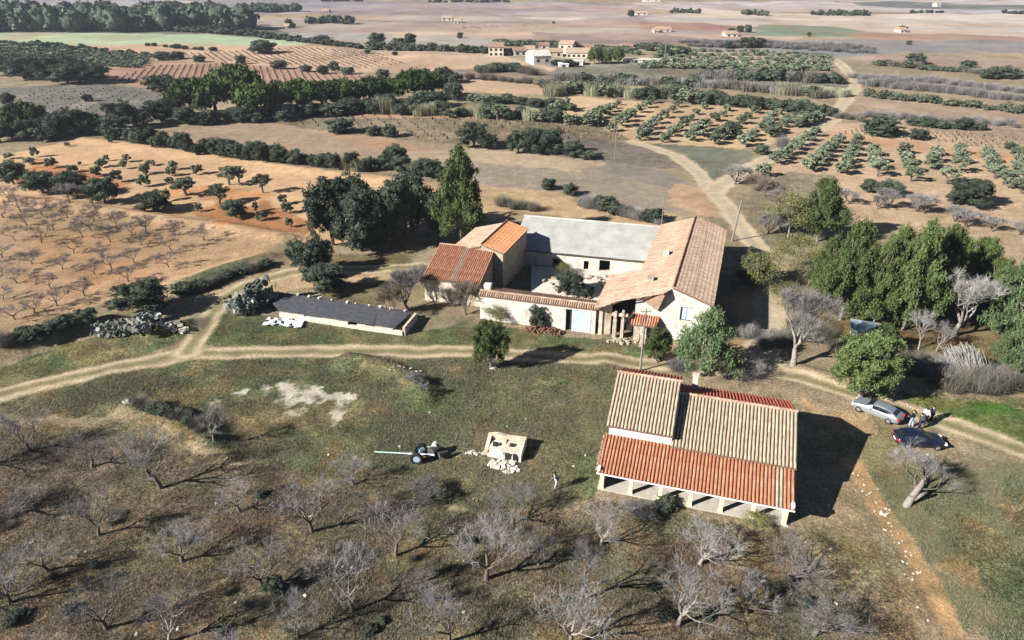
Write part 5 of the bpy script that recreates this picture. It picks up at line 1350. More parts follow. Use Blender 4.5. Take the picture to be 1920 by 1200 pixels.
# --- foreground bare almonds
GA = 'bare almond trees of the foreground orchard'
ALM = [
 (54, 846, 'almond', 110, 88, 'leafless almond tree at the top left end of the orchard just below the track'),
 (173, 876, 'almond', 120, 70, 'low spreading bare almond tree in the upper left of the orchard'),
 (302, 915, 'almond', 150, 120, 'forked bare almond tree with long shadow below the grassy bank'),
 (404, 838, 'almond_pale', 80, 72, 'pale twiggy little tree standing directly below the bare white patch'),
 (46, 960, 'almond', 100, 60, 'small dark bare almond tree close to the left edge of the photo'),
 (186, 1004, 'almond', 120, 90, 'crooked bare almond tree with a hooked limb left of the centre of the orchard'),
 (342, 1052, 'almond', 110, 80, 'thin bare almond tree with a light wispy crown in the lower left'),
 (585, 997, 'almond', 140, 116, 'upright bare almond tree below the old implement'),
 (492, 1100, 'almond', 140, 100, 'leaning bare almond tree with a green shrub at its foot'),
 (200, 1178, 'almond', 150, 110, 'bare almond tree at the bottom left with a mossy trunk'),
 (318, 1204, 'almond_pale', 150, 110, 'pale branched bare tree on the bottom edge left of centre'),
 (742, 1043, 'almond', 135, 100, 'bare almond tree with a double shadow below the ruin'),
 (662, 1146, 'almond', 150, 130, 'bare almond tree with a thick pale stump and golden undergrowth'),
 (912, 1086, 'almond', 140, 120, 'slender bare almond tree with a long straight shadow in the middle foreground'),
 (960, 982, 'almond', 110, 76, 'small bare almond tree with a hooked branch near the walking person'),
 (663, 909, 'almond', 90, 60, 'small bare almond tree just below the long drawbar'),
 (843, 1204, 'almond', 150, 110, 'thick stemmed bare almond tree on the bottom edge of the middle'),
 (1127, 1022, 'almond_pale', 120, 84, 'pale bare almond tree just below the left end of the porch'),
 (1090, 1128, 'almond', 150, 120, 'spreading bare almond tree casting a heavy forked shadow'),
 (1073, 1212, 'almond_pale', 160, 130, 'bright twiggy tree at the bottom right of the middle foreground'),
 (1271, 1172, 'almond_pale', 170, 130, 'bright bare tree with pale twigs in the lower right foreground'),
 (1312, 1058, 'almond_pale', 150, 92, 'pale broad bare tree directly below the barn porch'),
 (1478, 1092, 'almond', 150, 80, 'low bare almond tree leaning right below the corner of the barn'),
 (1526, 1190, 'almond', 170, 100, 'dark branched bare tree at the bottom right beside the eroded track'),
 (800, 950, 'shrub_grey', 80, 44, 'low grey bare shrub under the wheel of the old implement'),
 (1200, 985, 'shrub_grey', 70, 30, 'grey twiggy shrub against the left of the porch slab'),
 (90, 1070, 'almond', 120, 74, 'thin bare almond tree in shadow at the lower left'),
 (20, 1130, 'almond', 120, 90, 'half cropped bare almond tree low on the left edge'),
 (560, 1196, 'almond', 120, 86, 'short bare almond tree on the bottom edge between two larger ones'),
 (800, 1130, 'almond', 110, 70, 'small bare almond tree between the thick stump and the slender one'),
 (1400, 1150, 'almond', 120, 80, 'thin bare almond tree between the pale trees of the lower right'),
 (450, 960, 'almond', 100, 66, 'small bare almond tree in the rusty ground left of the upright one'),
 (700, 968, 'almond', 90, 50, 'low dark bare almond tree in the shade right of the upright one'),
 (1010, 1060, 'almond', 90, 60, 'small bare almond tree between the slender and the spreading ones'),
]
for i, (px, py, k, w_, h_, lb_) in enumerate(ALM): plant(k, px, py, w_*1.0, h_*1.0, lb_, GA)
# trees just outside the lower edge whose shadows reach in
for px, py in ((60, 1290), (420, 1300), (740, 1310), (980, 1300), (1220, 1310), (-90, 1150), (-120, 1000), (-60, 880), (1460, 1330)):
    plant('almond', px, py, 150, 110, 'bare almond tree beyond the lower or left edge of the photo', GA)
# leaning old tree in the grass on the right
lt = empty('leaning_tree', (*G(1700, 948), 0), math.radians(32), label='old grey tree with a thick trunk leaning almost flat in the grass below the cars', cat='tree')
w = MB(); pts = [(-.45, -.05, -.45), (.45, .05, .45), (1.3, .1, 1.0), (2.1, .2, 1.5)]
for i, (a, b) in enumerate(zip(pts[:-1], pts[1:])): w.tube(a, b, .30-.06*i, .30-.06*(i+1), 9, rnd.random(), False)
w.tube((.5, -.05, .35), (1.5, -.35, .75), .17, .10, 8); w.build('trunk', 'bark_mid', lt, smooth=True)
c, t = KIND['poplar_bare'][0]
for k_, (n_, me_) in enumerate((('crown', KIND['almond'][1][0]), ('limbs', KIND['almond'][1][1]), ('crown', KIND['almond'][2][0]), ('limbs', KIND['almond'][2][1]))):
    o = link(n_, me_, lt); o.location = (.9, 0, .25) if k_ < 2 else (1.4, .3, .5); o.rotation_euler = (0, math.radians(48), 0) if k_ < 2 else (0, math.radians(30), 1.0); o.scale = (.95, .95, .85)
plant('holm', 512, 1122, 42, 34, 'small green shrub at the foot of a leaning almond tree in the lower left')
plant('holm', 1250, 962, 44, 12, 'green shrub growing along the front of the porch slab')
plant('yellow', 1420, 1000, 60, 18, 'yellowish weed tuft before the right end of the porch')
# --- pines and trees round the farm
plant('pine_round', 920, 694, 68, 92, 'small bushy green pine standing alone beside the dirt road')
plant('pine_round', 1231, 680, 52, 68, 'small bright pine beside the utility pole in front of the farmhouse')
plant('pine_grey', 1322, 700, 112, 132, 'grey-green thin pine in front of the farmhouse gable behind the barn')
plant('pine_round', 1612, 745, 118, 128, 'full round pine with pale trunk beside the silver car')
plant('pine', 866, 456, 104, 178, 'tall dark pine towering over the oaks left of the farmstead')
for px, py, w_, h_, lb_ in [
    (618, 470, 92, 128, 'tall grey-green oak at the left end of the dark clump'), (672, 482, 96, 118, 'broad oak in the middle front of the dark clump'), (655, 425, 86, 92, 'high rounded oak at the back of the dark clump'),
    (722, 468, 92, 116, 'loose crowned oak right of the middle of the dark clump'), (770, 446, 96, 118, 'dark oak next to the tall pine'), (822, 452, 70, 92, 'small dark oak under the tall pine'),
    (578, 525, 84, 76, 'dense round oak on the bend of the farm track'), (608, 558, 78, 58, 'lower round oak behind the black felt roof'), (255, 602, 106, 70, 'large dark round oak beside the white masonry box'),
    (695, 478, 50, 46, 'small oak at the foot of the dark clump')]:
    plant('holm', px, py, w_, h_, lb_)
plant('poplar_bare', 1487, 687, 120, 150, 'tall leafless whitish tree behind the barn near the lane')
plant('poplar_bare', 1786, 630, 110, 130, 'tall leafless grey tree among the pines on the right')
plant('shrub_grey', 762, 592, 84, 92, 'large leafless violet-grey shrub in front of the striped roof outbuilding')
plant('shrub_rust', 728, 600, 60, 60, 'smaller brownish bare shrub left of the large violet one')
plant('shrub_rust', 872, 600, 74, 68, 'reddish brown bare shrub against the pale outbuilding wall')
plant('shrub_grey', 795, 560, 60, 60, 'greyish bare shrub at the corner of the outbuilding')
plant('yellow', 930, 612, 50, 40, 'straw coloured sapling in front of the white front wall')
plant('holm', 1010, 618, 40, 46, 'dark green sapling against the white front wall')
plant('holm', 1068, 558, 54, 46, 'dark green tree growing inside the courtyard'); plant('holm', 1092, 560, 44, 22, 'low bright shrub inside the courtyard')
plant('yellow', 1060, 520, 40, 26, 'dry weeds at the back of the courtyard', None)
plant('shrub_rust', 1165, 622, 26, 34, 'yellowish creeper shrub growing on the broken pillar')
plant('almond_pale', 1424, 712, 46, 40, 'small pale bare sapling just behind the barn')
plant('brush_lav', 1395, 720, 90, 26, 'dark twiggy brush along the back of the barn'); plant('brush_lav', 1275, 702, 60, 24, 'low twiggy brush behind the raised barn roof')
for px, py, k, w_, h_, lb_ in [
    (1532, 452, 'pine', 96, 120, 'pine standing highest behind the grove by the olive rows'), (1488, 455, 'yellow', 100, 90, 'yellow-green thin tree left of the high pine'), (1500, 520, 'yellow', 90, 80, 'sparse yellowing tree behind the first grove pine'),
    (1575, 600, 'pine', 104, 184, 'first large pine of the grove next to the lane'), (1545, 560, 'pine', 74, 120, 'pine half hidden behind the first large one'), (1636, 612, 'pine', 84, 164, 'second large pine of the grove with pale trunk showing'),
    (1692, 620, 'pine', 104, 200, 'tallest full pine in the middle of the grove'), (1742, 602, 'pine', 92, 176, 'large pine right of the middle of the grove'), (1770, 570, 'pine', 80, 130, 'pine behind the leafless grey tree'),
    (1822, 560, 'pine', 96, 120, 'dark pine at the back right of the grove'), (1885, 650, 'pine_grey', 130, 180, 'large light green pine at the right edge'), (1935, 600, 'pine', 120, 150, 'pine cut by the right edge of the photo'),
    (1850, 600, 'pine', 90, 120, 'pine behind the large light green one'), (1905, 700, 'pine_grey', 100, 90, 'low light green pine at the right edge'), (1606, 510, 'pine', 66, 96, 'pine at the back left of the grove'), (1672, 530, 'pine', 74, 110, 'pine at the back middle of the grove'),
    (1722, 655, 'almond_pale', 60, 80, 'bare forked sapling in front of the grove'), (1755, 660, 'almond_pale', 50, 60, 'thin pale sapling right of the forked one'), (1650, 660, 'pine_grey', 60, 60, 'young thin pine beside the tin hut')]:
    plant(k, px, py, w_, h_, lb_)
plant('yellow', 1432, 550, 92, 76, 'yellow-green tree at the edge of the farmhouse shadow'); plant('holm', 1415, 540, 60, 60, 'darker leafy tree behind the yellow-green one by the farmhouse')
plant('yellow', 1478, 590, 70, 60, 'orange tinged sapling between the lane and the grove')
GB = 'brushwood heaps beside the track'
line(['brush', 'brush_lav'], [(1740, 700), (1800, 745), (1900, 740)], 14, 62, 40, 'grey tangled brushwood below the cane stack', GB)
line(['brush'], [(1560, 665), (1740, 690)], 10, 46, 24, 'dry brown scrub under the pines', 'dry scrub under the pines')
line(['brush', 'brush_lav'], [(1430, 660), (1500, 640), (1560, 650)], 9, 52, 34, 'grey twiggy scrub behind the tall whitish tree', 'grey scrub by the lane')
line(['brush_lav'], [(1345, 620), (1400, 640)], 5, 46, 34, 'dry shrub at the foot of the farmhouse right corner', 'dry shrubs by the farmhouse corner')
line(['shrub_grey', 'shrub_rust'], [(1380, 350), (1450, 375), (1500, 430), (1440, 450)], 9, 56, 40, 'violet-grey leafless thicket between the lane and the olive rows', 'leafless thicket beside the lane')
line(['shrub_grey'], [(1590, 385), (1720, 402), (1920, 450)], 9, 50, 38, 'leafless grey tree among the right hand olive field', 'leafless trees in the right olive field')
line('cactus', [(436, 592), (470, 588), (500, 572)], 6, 46, 44, 'grey prickly pear clump at the left end of the black roof', 'prickly pears by the black roof')
line('cactus', [(178, 628), (215, 640), (250, 642), (285, 640)], 6, 44, 34, 'grey prickly pear clump on the bank below the round oak', 'prickly pears on the bank')
line(['holm', 'brush'], [(0, 668), (60, 650), (120, 632), (170, 616)], 16, 40, 26, 'dark low bush along the ditch below the bare almond field', 'dark bushes along the ditch')
line(['holm_lo', 'brush'], [(330, 560), (380, 545), (430, 524), (500, 505)], 14, 36, 16, 'low bush on the grassy bank beside the farm track', 'low bushes on the bank')
line(['brush_lav', 'holm_lo'], [(1085, 390), (1130, 398), (1240, 424)], 14, 38, 22, 'grey-violet low bush in the scrub strip behind the grey roof', 'scrub strip behind the farmstead')
line(['brush'], [(935, 390), (1010, 400)], 4, 34, 16, 'dry straw coloured bush near the grey roofed shed', 'dry bushes near the grey shed')
line(['holm_lo', 'brush'], [(250, 780), (330, 800), (400, 842)], 11, 30, 16, 'low dark bush along the shaded grassy bank', 'low bushes on the shaded bank')
line(['shrub_grey'], [(770, 728), (798, 755)], 3, 26, 20, 'grey bush in the hollow right of the bare patch', 'bushes in the hollow')
plant('holm_lo', 1028, 358, 30, 22, 'first of two round bushes alone in the pale field'); plant('holm_lo', 1069, 369, 32, 24, 'second of two round bushes alone in the pale field nearer the lane')

# --- small bare almonds in the left field
GS = 'bare almond trees in the left field'
LA = sorted([(12, 450), (90, 350), (160, 260), (320, 290), (490, 330), (690, 270), (865, 300), (1035, 320), (1210, 350), (245, 365), (435, 425), (605, 450), (655, 360), (835, 375), (1015, 410), (795, 480), (1000, 510), (370, 520), (560, 550), (190, 490), (100, 600), (760, 595), (305, 640), (500, 680), (205, 780), (20, 215), (120, 180), (250, 200), (400, 215), (560, 235), (15, 560), (20, 700), (660, 520), (90, 820), (340, 740), (540, 290), (780, 320), (60, 130), (420, 150)], key=lambda p: p[1])
nb_ = 6; per = int(math.ceil(len(LA)/nb_))
for b_ in range(nb_):
    row = sorted(LA[b_*per:(b_+1)*per])
    for j, (px, py) in enumerate(row):
        plant('almond_small', px/3.158, 340+py/3.158, rnd.uniform(44, 58), rnd.uniform(30, 40), 'bare almond, %s from left in the %s row from the back of the left field' % (ORD[j], ORD[b_]), GS)
# --- olives of the orange field
GO = 'olive trees in the orange field'
LO = sorted([(50, 355, 50, 30), (200, 345, 40, 50), (165, 385, 60, 35), (290, 405, 60, 50), (410, 430, 55, 40), (450, 390, 20, 20), (380, 285, 30, 22), (600, 365, 30, 30), (575, 400, 60, 45), (545, 450, 60, 50), (715, 370, 45, 40), (700, 410, 40, 45), (665, 485, 60, 60), (850, 390, 50, 30), (820, 440, 60, 55), (815, 510, 65, 60), (625, 275, 26, 22), (975, 415, 50, 45), (965, 450, 60, 45), (960, 500, 50, 40), (1110, 440, 60, 50), (1050, 560, 130, 90), (1290, 500, 110, 90), (1345, 490, 80, 80), (1480, 545, 90, 90), (1235, 605, 110, 95), (1595, 610, 50, 50), (1620, 660, 60, 55), (940, 590, 45, 60), (1120, 650, 40, 40), (1440, 650, 30, 50), (1470, 700, 60, 50), (1630, 740, 40, 50)], key=lambda p: p[1])
nb_ = 4; per = int(math.ceil(len(LO)/nb_))
for b_ in range(nb_):
    for j, (zx, zy, w_, h_) in enumerate(sorted(LO[b_*per:(b_+1)*per])):
        plant('olive', zx/3, 180+zy/3, w_/2.7, h_/2.5, 'olive tree, %s from left in the %s row from the back of the orange field' % (ORD[j], ORD[b_]), GO)
plant('holm', 437, 412, 46, 36, 'bright green round bush on the orange ground of the olive field')
# --- hedges and dark tree lines
GH = 'dark hedge across the left fields'
line('holm', [(196, 262), (250, 272), (330, 284), (440, 302), (540, 310), (592, 316)], 26, 32, 28, 'dark bush in the long hedge above the orange field', GH)
line(['holm', 'cane'], [(596, 318), (700, 326)], 9, 26, 28, {'holm': 'dark bush among the dry reeds at the hedge end', 'cane': 'pale dry reed clump at the hedge end'}, {'holm': GH, 'cane': 'dry reeds at the hedge end'})
line('holm', [(716, 320), (790, 334), (835, 338)], 7, 44, 38, 'dark bush left of the tall pine', 'dark bushes left of the tall pine')
for px, py, w_, h_, lb_ in [(15, 350, 56, 46, 'dark bush at the left edge below the orange field'), (70, 368, 64, 46, 'second dark bush from the left between the two left fields'), (126, 374, 62, 50, 'third dark bush from the left between the two left fields'), (188, 386, 62, 52, 'tallest dark bush between the two left fields'), (281, 403, 66, 42, 'rounded bush standing alone where the two left fields meet')]:
    plant('holm', px, py, w_, h_, lb_)
for i, (px, py, w_, h_) in enumerate([(350, 222, 84, 62), (395, 222, 90, 66), (440, 214, 92, 80), (475, 226, 84, 62), (520, 216, 74, 54), (560, 214, 74, 56), (600, 210, 72, 50), (640, 206, 72, 50), (690, 200, 72, 48), (735, 194, 64, 42), (775, 190, 74, 52), (808, 186, 60, 44)]):
    plant('stone_pine', px, py, w_*1.05, h_*1.1, 'umbrella shaped stone pine, %s from the left in the dark middle row' % ORD[i], 'stone pines in a row')
line('holm', [(330, 236), (420, 232), (520, 228), (640, 216), (830, 200)], 18, 42, 26, 'dark oak under the row of stone pines', 'dark oaks under the stone pines')
plant('stone_pine', 40, 262, 76, 66, 'single stone pine at the left edge')
line('holm', [(-30, 266), (10, 268), (110, 262), (190, 256), (240, 240), (330, 232)], 12, 50, 38, 'dark oak in the tree line at the left edge', 'dark oaks at the left')
line('holm', [(0, 146), (60, 150), (120, 158), (185, 158)], 7, 60, 34, 'dark oak in the line above the grey fallow', 'dark oaks above the grey fallow')
for px, py, w_, h_, lb_ in [(295, 172, 62, 28, 'broad dark bush on the vineyard edge'), (345, 168, 34, 22, 'smaller bush next to the broad dark one on the vineyard edge'), (162, 190, 20, 14, 'lone small bush on the grey fallow'), (10, 196, 30, 22, 'grey bush at the left edge of the fallow'),
    (718, 150, 28, 20, 'round bush alone on the tan slope'), (760, 155, 28, 19, 'second round bush on the tan slope'), (850, 190, 36, 34, 'dark round oak at the right end of the stone pines')]:
    plant('holm', px, py, w_, h_, lb_)
line('holm', [(790, 150), (860, 160)], 5, 40, 26, 'grey-green oak above the end of the pines', 'grey-green oaks above the pines')
GM = 'bushes of the middle distance'
line(['holm', 'olive'], [(880, 192), (960, 198), (1080, 210)], 13, 34, 20, {'holm': 'dark bush in the scrub belt right of the stone pines', 'olive': 'olive green bush in the scrub belt right of the stone pines'}, {'holm': GM, 'olive': 'olive bushes in the scrub belt'})
line(['olive', 'cane', 'holm'], [(690, 214), (800, 216), (900, 222), (1010, 226), (1130, 236)], 24, 32, 22, {'olive': 'olive tree in the row above the rough field', 'cane': 'pale reed clump in the row above the rough field', 'holm': 'dark bush in the row above the rough field'}, {'olive': 'olive trees above the rough field', 'cane': 'pale reeds above the rough field', 'holm': 'dark bushes above the rough field'})
for px, py, w_, h_, lb_ in [(635, 252, 56, 28, 'grey-green bush at the left of the rough field'), (700, 256, 30, 20, 'smaller bush in the rough field'), (730, 258, 32, 24, 'bush on the edge of the rough field'), (888, 280, 62, 48, 'dark round oak left of the pair at the pale field'), (918, 282, 34, 30, 'little oak attached to the left oak'),
    (972, 290, 46, 42, 'dark oak at the left of the clump above the pale field'), (1000, 292, 44, 50, 'tallest oak of the clump above the pale field'), (1034, 294, 58, 50, 'broad oak of the clump above the pale field'), (1078, 298, 40, 34, 'grey-green oak at the right of the clump'), (1100, 300, 36, 14, 'low bush trailing from the clump')]:
    plant('holm', px, py, w_, h_, lb_)
line(['holm', 'olive', 'cane'], [(1010, 166), (1060, 176), (1140, 178), (1220, 184), (1300, 192)], 26, 36, 24, {'holm': 'dark bush in the thick hedge left of the olive field', 'olive': 'grey-green bush in the thick hedge left of the olive field', 'cane': 'pale reeds in the thick hedge left of the olive field'}, {'holm': 'hedge above the olive field', 'olive': 'hedge of grey-green bushes', 'cane': 'reeds in the hedge'})
line('holm', [(1310, 194), (1400, 202), (1480, 210), (1572, 220)], 18, 32, 20, 'dark bush in the hedge along the top of the olive field', 'hedge along the olive field')
line(['brush', 'holm_lo', 'brush_lav'], [(1040, 150), (1180, 158), (1340, 166), (1560, 186)], 40, 36, 16, 'grey scrub bush in the rough belt below the village', 'scrub below the village')
line(['brush_lav', 'holm_lo', 'brush'], [(1300, 148), (1420, 152), (1580, 158)], 26, 34, 18, 'grey scrub bush in the rough belt right of the village', 'scrub right of the village')
line('cane', [(1460, 176), (1590, 182)], 12, 30, 16, 'pale reed bed beside the far bend of the lane', 'reed bed by the lane')
line('brush', [(1570, 222), (1620, 226)], 5, 22, 12, 'straw coloured reeds at the lane bend', 'reeds at the lane bend')
# right hand olives in rows
GR = 'olive trees in rows on the right'
for ri_, (a, b, n, s) in enumerate([((1455, 307), (1527, 255), 7, 26), ((1515, 320), (1574, 268), 7, 27), ((1581, 326), (1606, 270), 6, 27), ((1645, 330), (1636, 292), 4, 32), ((1708, 340), (1694, 288), 4, 30), ((1746, 316), (1756, 292), 3, 28), ((1798, 323), (1798, 290), 3, 30), ((1864, 334), (1848, 296), 5, 30), ((1915, 362), (1906, 298), 5, 32), ((1880, 345), (1895, 352), 2, 30), ((1774, 344), (1778, 340), 1, 34), ((1960, 380), (1950, 310), 5, 32), ((1430, 330), (1440, 322), 1, 26)]):
    for i in range(n):
        f = i/max(1, n-1); plant('olive', a[0]+(b[0]-a[0])*f, a[1]+(b[1]-a[1])*f, s*1.15*(1-.25*f), s*(1-.25*f), 'olive tree, %s from the front in the %s row right of the branch lane' % (ORD[i], ORD[ri_]), GR)
for px, py, w_, h_, lb_ in [(1828, 392, 84, 56, 'very large rounded dark bush in the right olive field'), (1673, 371, 50, 32, 'dark round bush in front of the right olive rows'), (1632, 362, 34, 26, 'grey-green bush beside the dark round one'), (1660, 258, 74, 24, 'wide clipped dark bush at the edge of the far vineyard'), (1728, 264, 40, 20, 'smaller bush right of the wide clipped one'), (1897, 282, 24, 14, 'small dark bush at the right end of the far vineyard'),
    (1720, 122, 36, 20, 'green tree in the far fields right of the straight lane'), (1888, 150, 46, 24, 'bright green tree at the far right'), (1860, 150, 40, 18, 'darker tree beside the bright one at the far right')]:
    plant('holm', px, py, w_, h_, lb_)
line('holm', [(1708, 232), (1760, 240), (1850, 246)], 9, 30, 18, 'dark bush in the row above the far vineyard', 'bushes above the far vineyard')
# central olive field
GC = 'olive trees in the sandy field'
for ri_, (a, b) in enumerate([((1150, 246), (1222, 192)), ((1200, 262), (1270, 200)), ((1248, 266), (1318, 204)), ((1292, 264), (1364, 208)), ((1340, 270), (1414, 212)), ((1395, 274), (1458, 214)), ((1440, 256), (1500, 218)), ((1495, 238), (1540, 222)), ((1110, 234), (1160, 196))]):
    n = 7
    for i in range(n):
        f = i/(n-1); sc = (1-.45*f)*rnd.uniform(.75, 1.25); plant('olive', a[0]+(b[0]-a[0])*f+rnd.uniform(-3, 3), a[1]+(b[1]-a[1])*f, 30*sc, 24*sc, 'olive tree, %s from the front in the %s slanting row of the sandy field' % (ORD[i], ORD[ri_]), GC)
line('holm', [(1390, 262), (1340, 262)], 2, 30, 26, 'darker tree in the front of the sandy olive field', 'darker trees of the sandy field')
plant('brush_lav', 1470, 278, 36, 26, 'grey-violet bush at the edge of the branch lane'); plant('holm_lo', 1430, 290, 30, 18, 'low dark bush left of the branch lane')
# far right bare trees and green rows
line('brush_lav', [(1620, 160), (1760, 172), (1920, 192)], 60, 26, 14, 'leafless grey-violet tree in the band across the right distance', 'leafless band on the right')
line('brush_lav', [(1600, 150), (1760, 156), (1920, 176)], 50, 24, 12, 'leafless grey-violet tree in the back of the right hand band', 'back of the leafless band')
line('olive_lo', [(1620, 182), (1760, 194), (1920, 214)], 34, 20, 13, 'small green tree in front of the leafless band', 'green row before the leafless band')
line('brush_lav', [(1600, 218), (1750, 226), (1920, 240)], 24, 20, 13, 'thin leafless tree on the far vineyard strip', 'thin trees above the far vineyard')
line(['holm_lo', 'brush'], [(1640, 124), (1780, 134), (1920, 146)], 30, 22, 10, 'scrubby tree in the far right fields', 'scrub in the far right fields')
for row in range(6):
    yy = 98+row*6
    line('olive_lo', [(1240-row*8, yy), (1566-row*2, yy+6)], 30, 11+row, 6+row*.7, 'tiny olive tree in the close rows right of the village', 'close olive rows right of the village')
line('brush_lav', [(1275, 80), (1440, 84), (1640, 96)], 60, 18, 9, 'grey leafless tree in the far orchard band', 'far grey orchard band')
line('brush_lav', [(1290, 88), (1460, 92), (1640, 102)], 50, 18, 9, 'grey leafless tree in the front of the far orchard band', 'front of the far orchard band')
line(['holm_lo', 'olive_lo'], [(1195, 92), (1290, 104), (1240, 108)], 18, 22, 12, 'green tree right of the village', 'green trees right of the village')
for px, py, w_, h_, lb_ in ((1405, 92, 40, 20, 'broad green tree right of the village beside the far grey orchard'), (1365, 92, 18, 14, 'small round tree left of the broad green one by the far orchard'), (1425, 90, 24, 16, 'medium tree touching the broad green one by the far orchard'), (1388, 60, 14, 12, 'middle of three dark trees left of the far green field'), (1404, 61, 16, 14, 'rightmost of three dark trees left of the far green field'), (1372, 60, 14, 8, 'leftmost of three dark trees left of the far green field'), (1518, 68, 8, 8, 'lone tiny tree on the lower edge of the far green field'), (1693, 58, 18, 10, 'round tree beside the tiny far house at the right'), (1820, 128, 30, 12, 'low dark tree in the scrubby far right fields'), (1705, 84, 10, 8, 'lone tiny tree below the brown strip at the right')):
    plant('holm_lo', px, py, w_, h_, lb_, 'dark trees on the far plain')
for pts, n, w_, h_, lb_ in [([(1258, 25), (1312, 27)], 10, 9, 8, 'small tree in the left of the three far windbreaks'), ([(1392, 27), (1440, 29)], 9, 9, 8, 'small tree in the middle far windbreak'), ([(1520, 26), (1634, 30)], 20, 9, 9, 'small tree in the long right far windbreak'), ([(1710, 24), (1770, 24)], 7, 9, 5, 'small tree on the far slope'), ([(1880, 24), (1930, 27)], 7, 9, 6, 'small tree of the far row at the right edge'),
    ([(575, 44), (662, 46)], 14, 16, 13, 'dark tree in the short far wood left of centre'), ([(300, 18), (390, 21), (560, 22)], 36, 11, 8, 'tiny tree in the long far line at the upper left'), ([(800, 4), (960, 3)], 16, 12, 5, 'tiny tree in the far line on the top edge'), ([(600, 4), (680, 3)], 8, 14, 5, 'tiny tree on the top edge left of centre'), ([(540, 52), (553, 52)], 2, 12, 12, 'lone small tree by the far white hut'), ([(1176, 30), (1190, 30)], 2, 10, 9, 'small tree by the far pale farm'), ([(1035, 44), (1040, 44)], 1, 8, 5, 'tiny lone tree on the brown far field')]:
    g_ = lb_.replace('small tree', 'trees').replace('tiny tree', 'trees').replace('dark tree', 'trees')
    if n > 4: BATCHED[g_] = ('windbreak', g_, 'trees')
    line('holm_lo', pts, n, w_, h_, lb_, g_)
line('holm_lo', [(330, 60), (480, 68), (600, 84), (680, 92)], 40, 22, 9, 'dark bush in the hedgerow beyond the green field', 'hedgerow beyond the green field')
line(['holm_lo', 'olive_lo'], [(690, 92), (800, 96), (915, 102)], 40, 18, 12, 'tree of the green strip left of the village', 'green strip left of the village')
line('olive_lo', [(930, 88), (1040, 92), (1180, 100), (1200, 106)], 46, 15, 9, 'tree of the green strip behind the village', 'green strip behind the village')
line('olive_lo', [(930, 82), (1040, 86), (1180, 94)], 40, 15, 7, 'tree at the back of the green strip behind the village', 'back of the strip behind the village')
for px, py, w_, h_, lb_ in [(707, 86, 34, 24, 'large dark tree left above the tan slope'), (768, 88, 26, 24, 'tall tree right of the large dark one above the tan slope'), (745, 88, 26, 16, 'medium tree between the two tall ones above the tan slope'), (862, 74, 14, 11, 'lone dark tree on the pale far strip'), (602, 82, 32, 14, 'dark tree at the right end of the green field'),
    (688, 100, 14, 8, 'small bush on the top of the tan slope'), (740, 104, 12, 7, 'tiny bush on the tan slope'), (450, 122, 20, 16, 'bare brown tree alone in the vines'), (520, 130, 34, 14, 'dark bush left of three in the vines'), (572, 134, 26, 13, 'middle dark bush in the vines'), (604, 138, 26, 16, 'dark bush with tall neighbour in the vines'), (626, 132, 22, 18, 'tall pale bush in the vines'), (650, 140, 26, 14, 'right dark bush in the vines'),
    (302, 114, 34, 12, 'dark bush left of the middle vineyard'), (330, 112, 30, 10, 'grey bush at the middle vineyard edge'), (371, 118, 22, 13, 'single dark bush in the middle vineyard'), (486, 102, 52, 6, 'low flat hedge in the vineyard')]:
    plant('holm_lo', px, py, w_, h_, lb_)
line('holm_lo', [(268, 85), (300, 87), (340, 90), (400, 95)], 9, 14, 6, 'tiny bush on the lower edge of the green field', 'tiny bushes by the green field')
line('holm_lo', [(0, 84), (40, 86), (100, 92), (190, 98), (250, 106)], 16, 20, 10, 'dark tree at the top edge of the far left olive grove', 'top edge of the left olive grove')
for i in range(7):
    line('olive_lo', [(-20, 88+i*5), (130+i*8, 92+i*5), (285-i*4, 108+i*3.2)], 38, 13, 7, 'olive tree in the dense far left grove', 'dense far left olive grove')
line(['holm_lo', 'brush'], [(900, 138), (960, 136), (1005, 142)], 9, 30, 15, 'dark bush below the tall cream house', 'bushes below the cream house')
line('brush', [(880, 150), (1020, 160)], 8, 26, 10, 'grey bush on the tan ground below the village', 'grey bushes below the village')
plant('cane', 1040, 182, 46, 24, 'big pale green reed clump above the sandy field')
for px, w_, h_, lb_ in ((1114, 28, 30, 'tall dark conical tree left of three by the village'), (1136, 24, 24, 'middle and lowest of three dark trees by the village'), (1159, 26, 30, 'right hand tall dark tree of three by the village')):
    plant('pine_round', px, 118, w_, h_, lb_)
line('holm_lo', [(1036, 122), (1080, 124)], 5, 22, 12, 'dark bush in front of the white village houses', 'dark bushes before the village')
# far wood as one mass
def mass(name, pts, n, w, h, m, label, cat, seed):
    r = np.random.default_rng(seed); poly = GP(*pts); P = np.array(poly); x0, y0 = P.min(0); x1, y1 = P.max(0); pt = []
    while len(pt) < n:
        x = r.uniform(x0, x1, 400); y = r.uniform(y0, y1, 400); ok = inside(x, y, poly); pt += list(zip(x[ok], y[ok]))
    bl = []
    for x, y in pt[:n]:
        hh = h*r.uniform(.75, 1.2); k = w*r.uniform(.4, .65); bl.append((x, y, HZ(x, y)+hh*.55, k, k, hh*.46))
    me = crown_mesh(name, bl, n*150, w*.14, m, seed, ncl=12, clump=.35, core=.85, asp=1)
    tag(link(name, me), label=label, cat=cat, kind='stuff')
mass('pine_wood', [(-500, 62), (0, 60), (250, 60), (470, 56), (480, 51), (330, 46), (-500, 42)], 420, 11, 12, 'holm', 'dark distant pine wood across the upper left', 'wood', 5)
mass('wood', [(290, 20), (560, 23), (560, 21), (290, 18)], 50, 11, 6, 'holm', 'thin far wood by the white farm at the upper left', 'wood', 6)
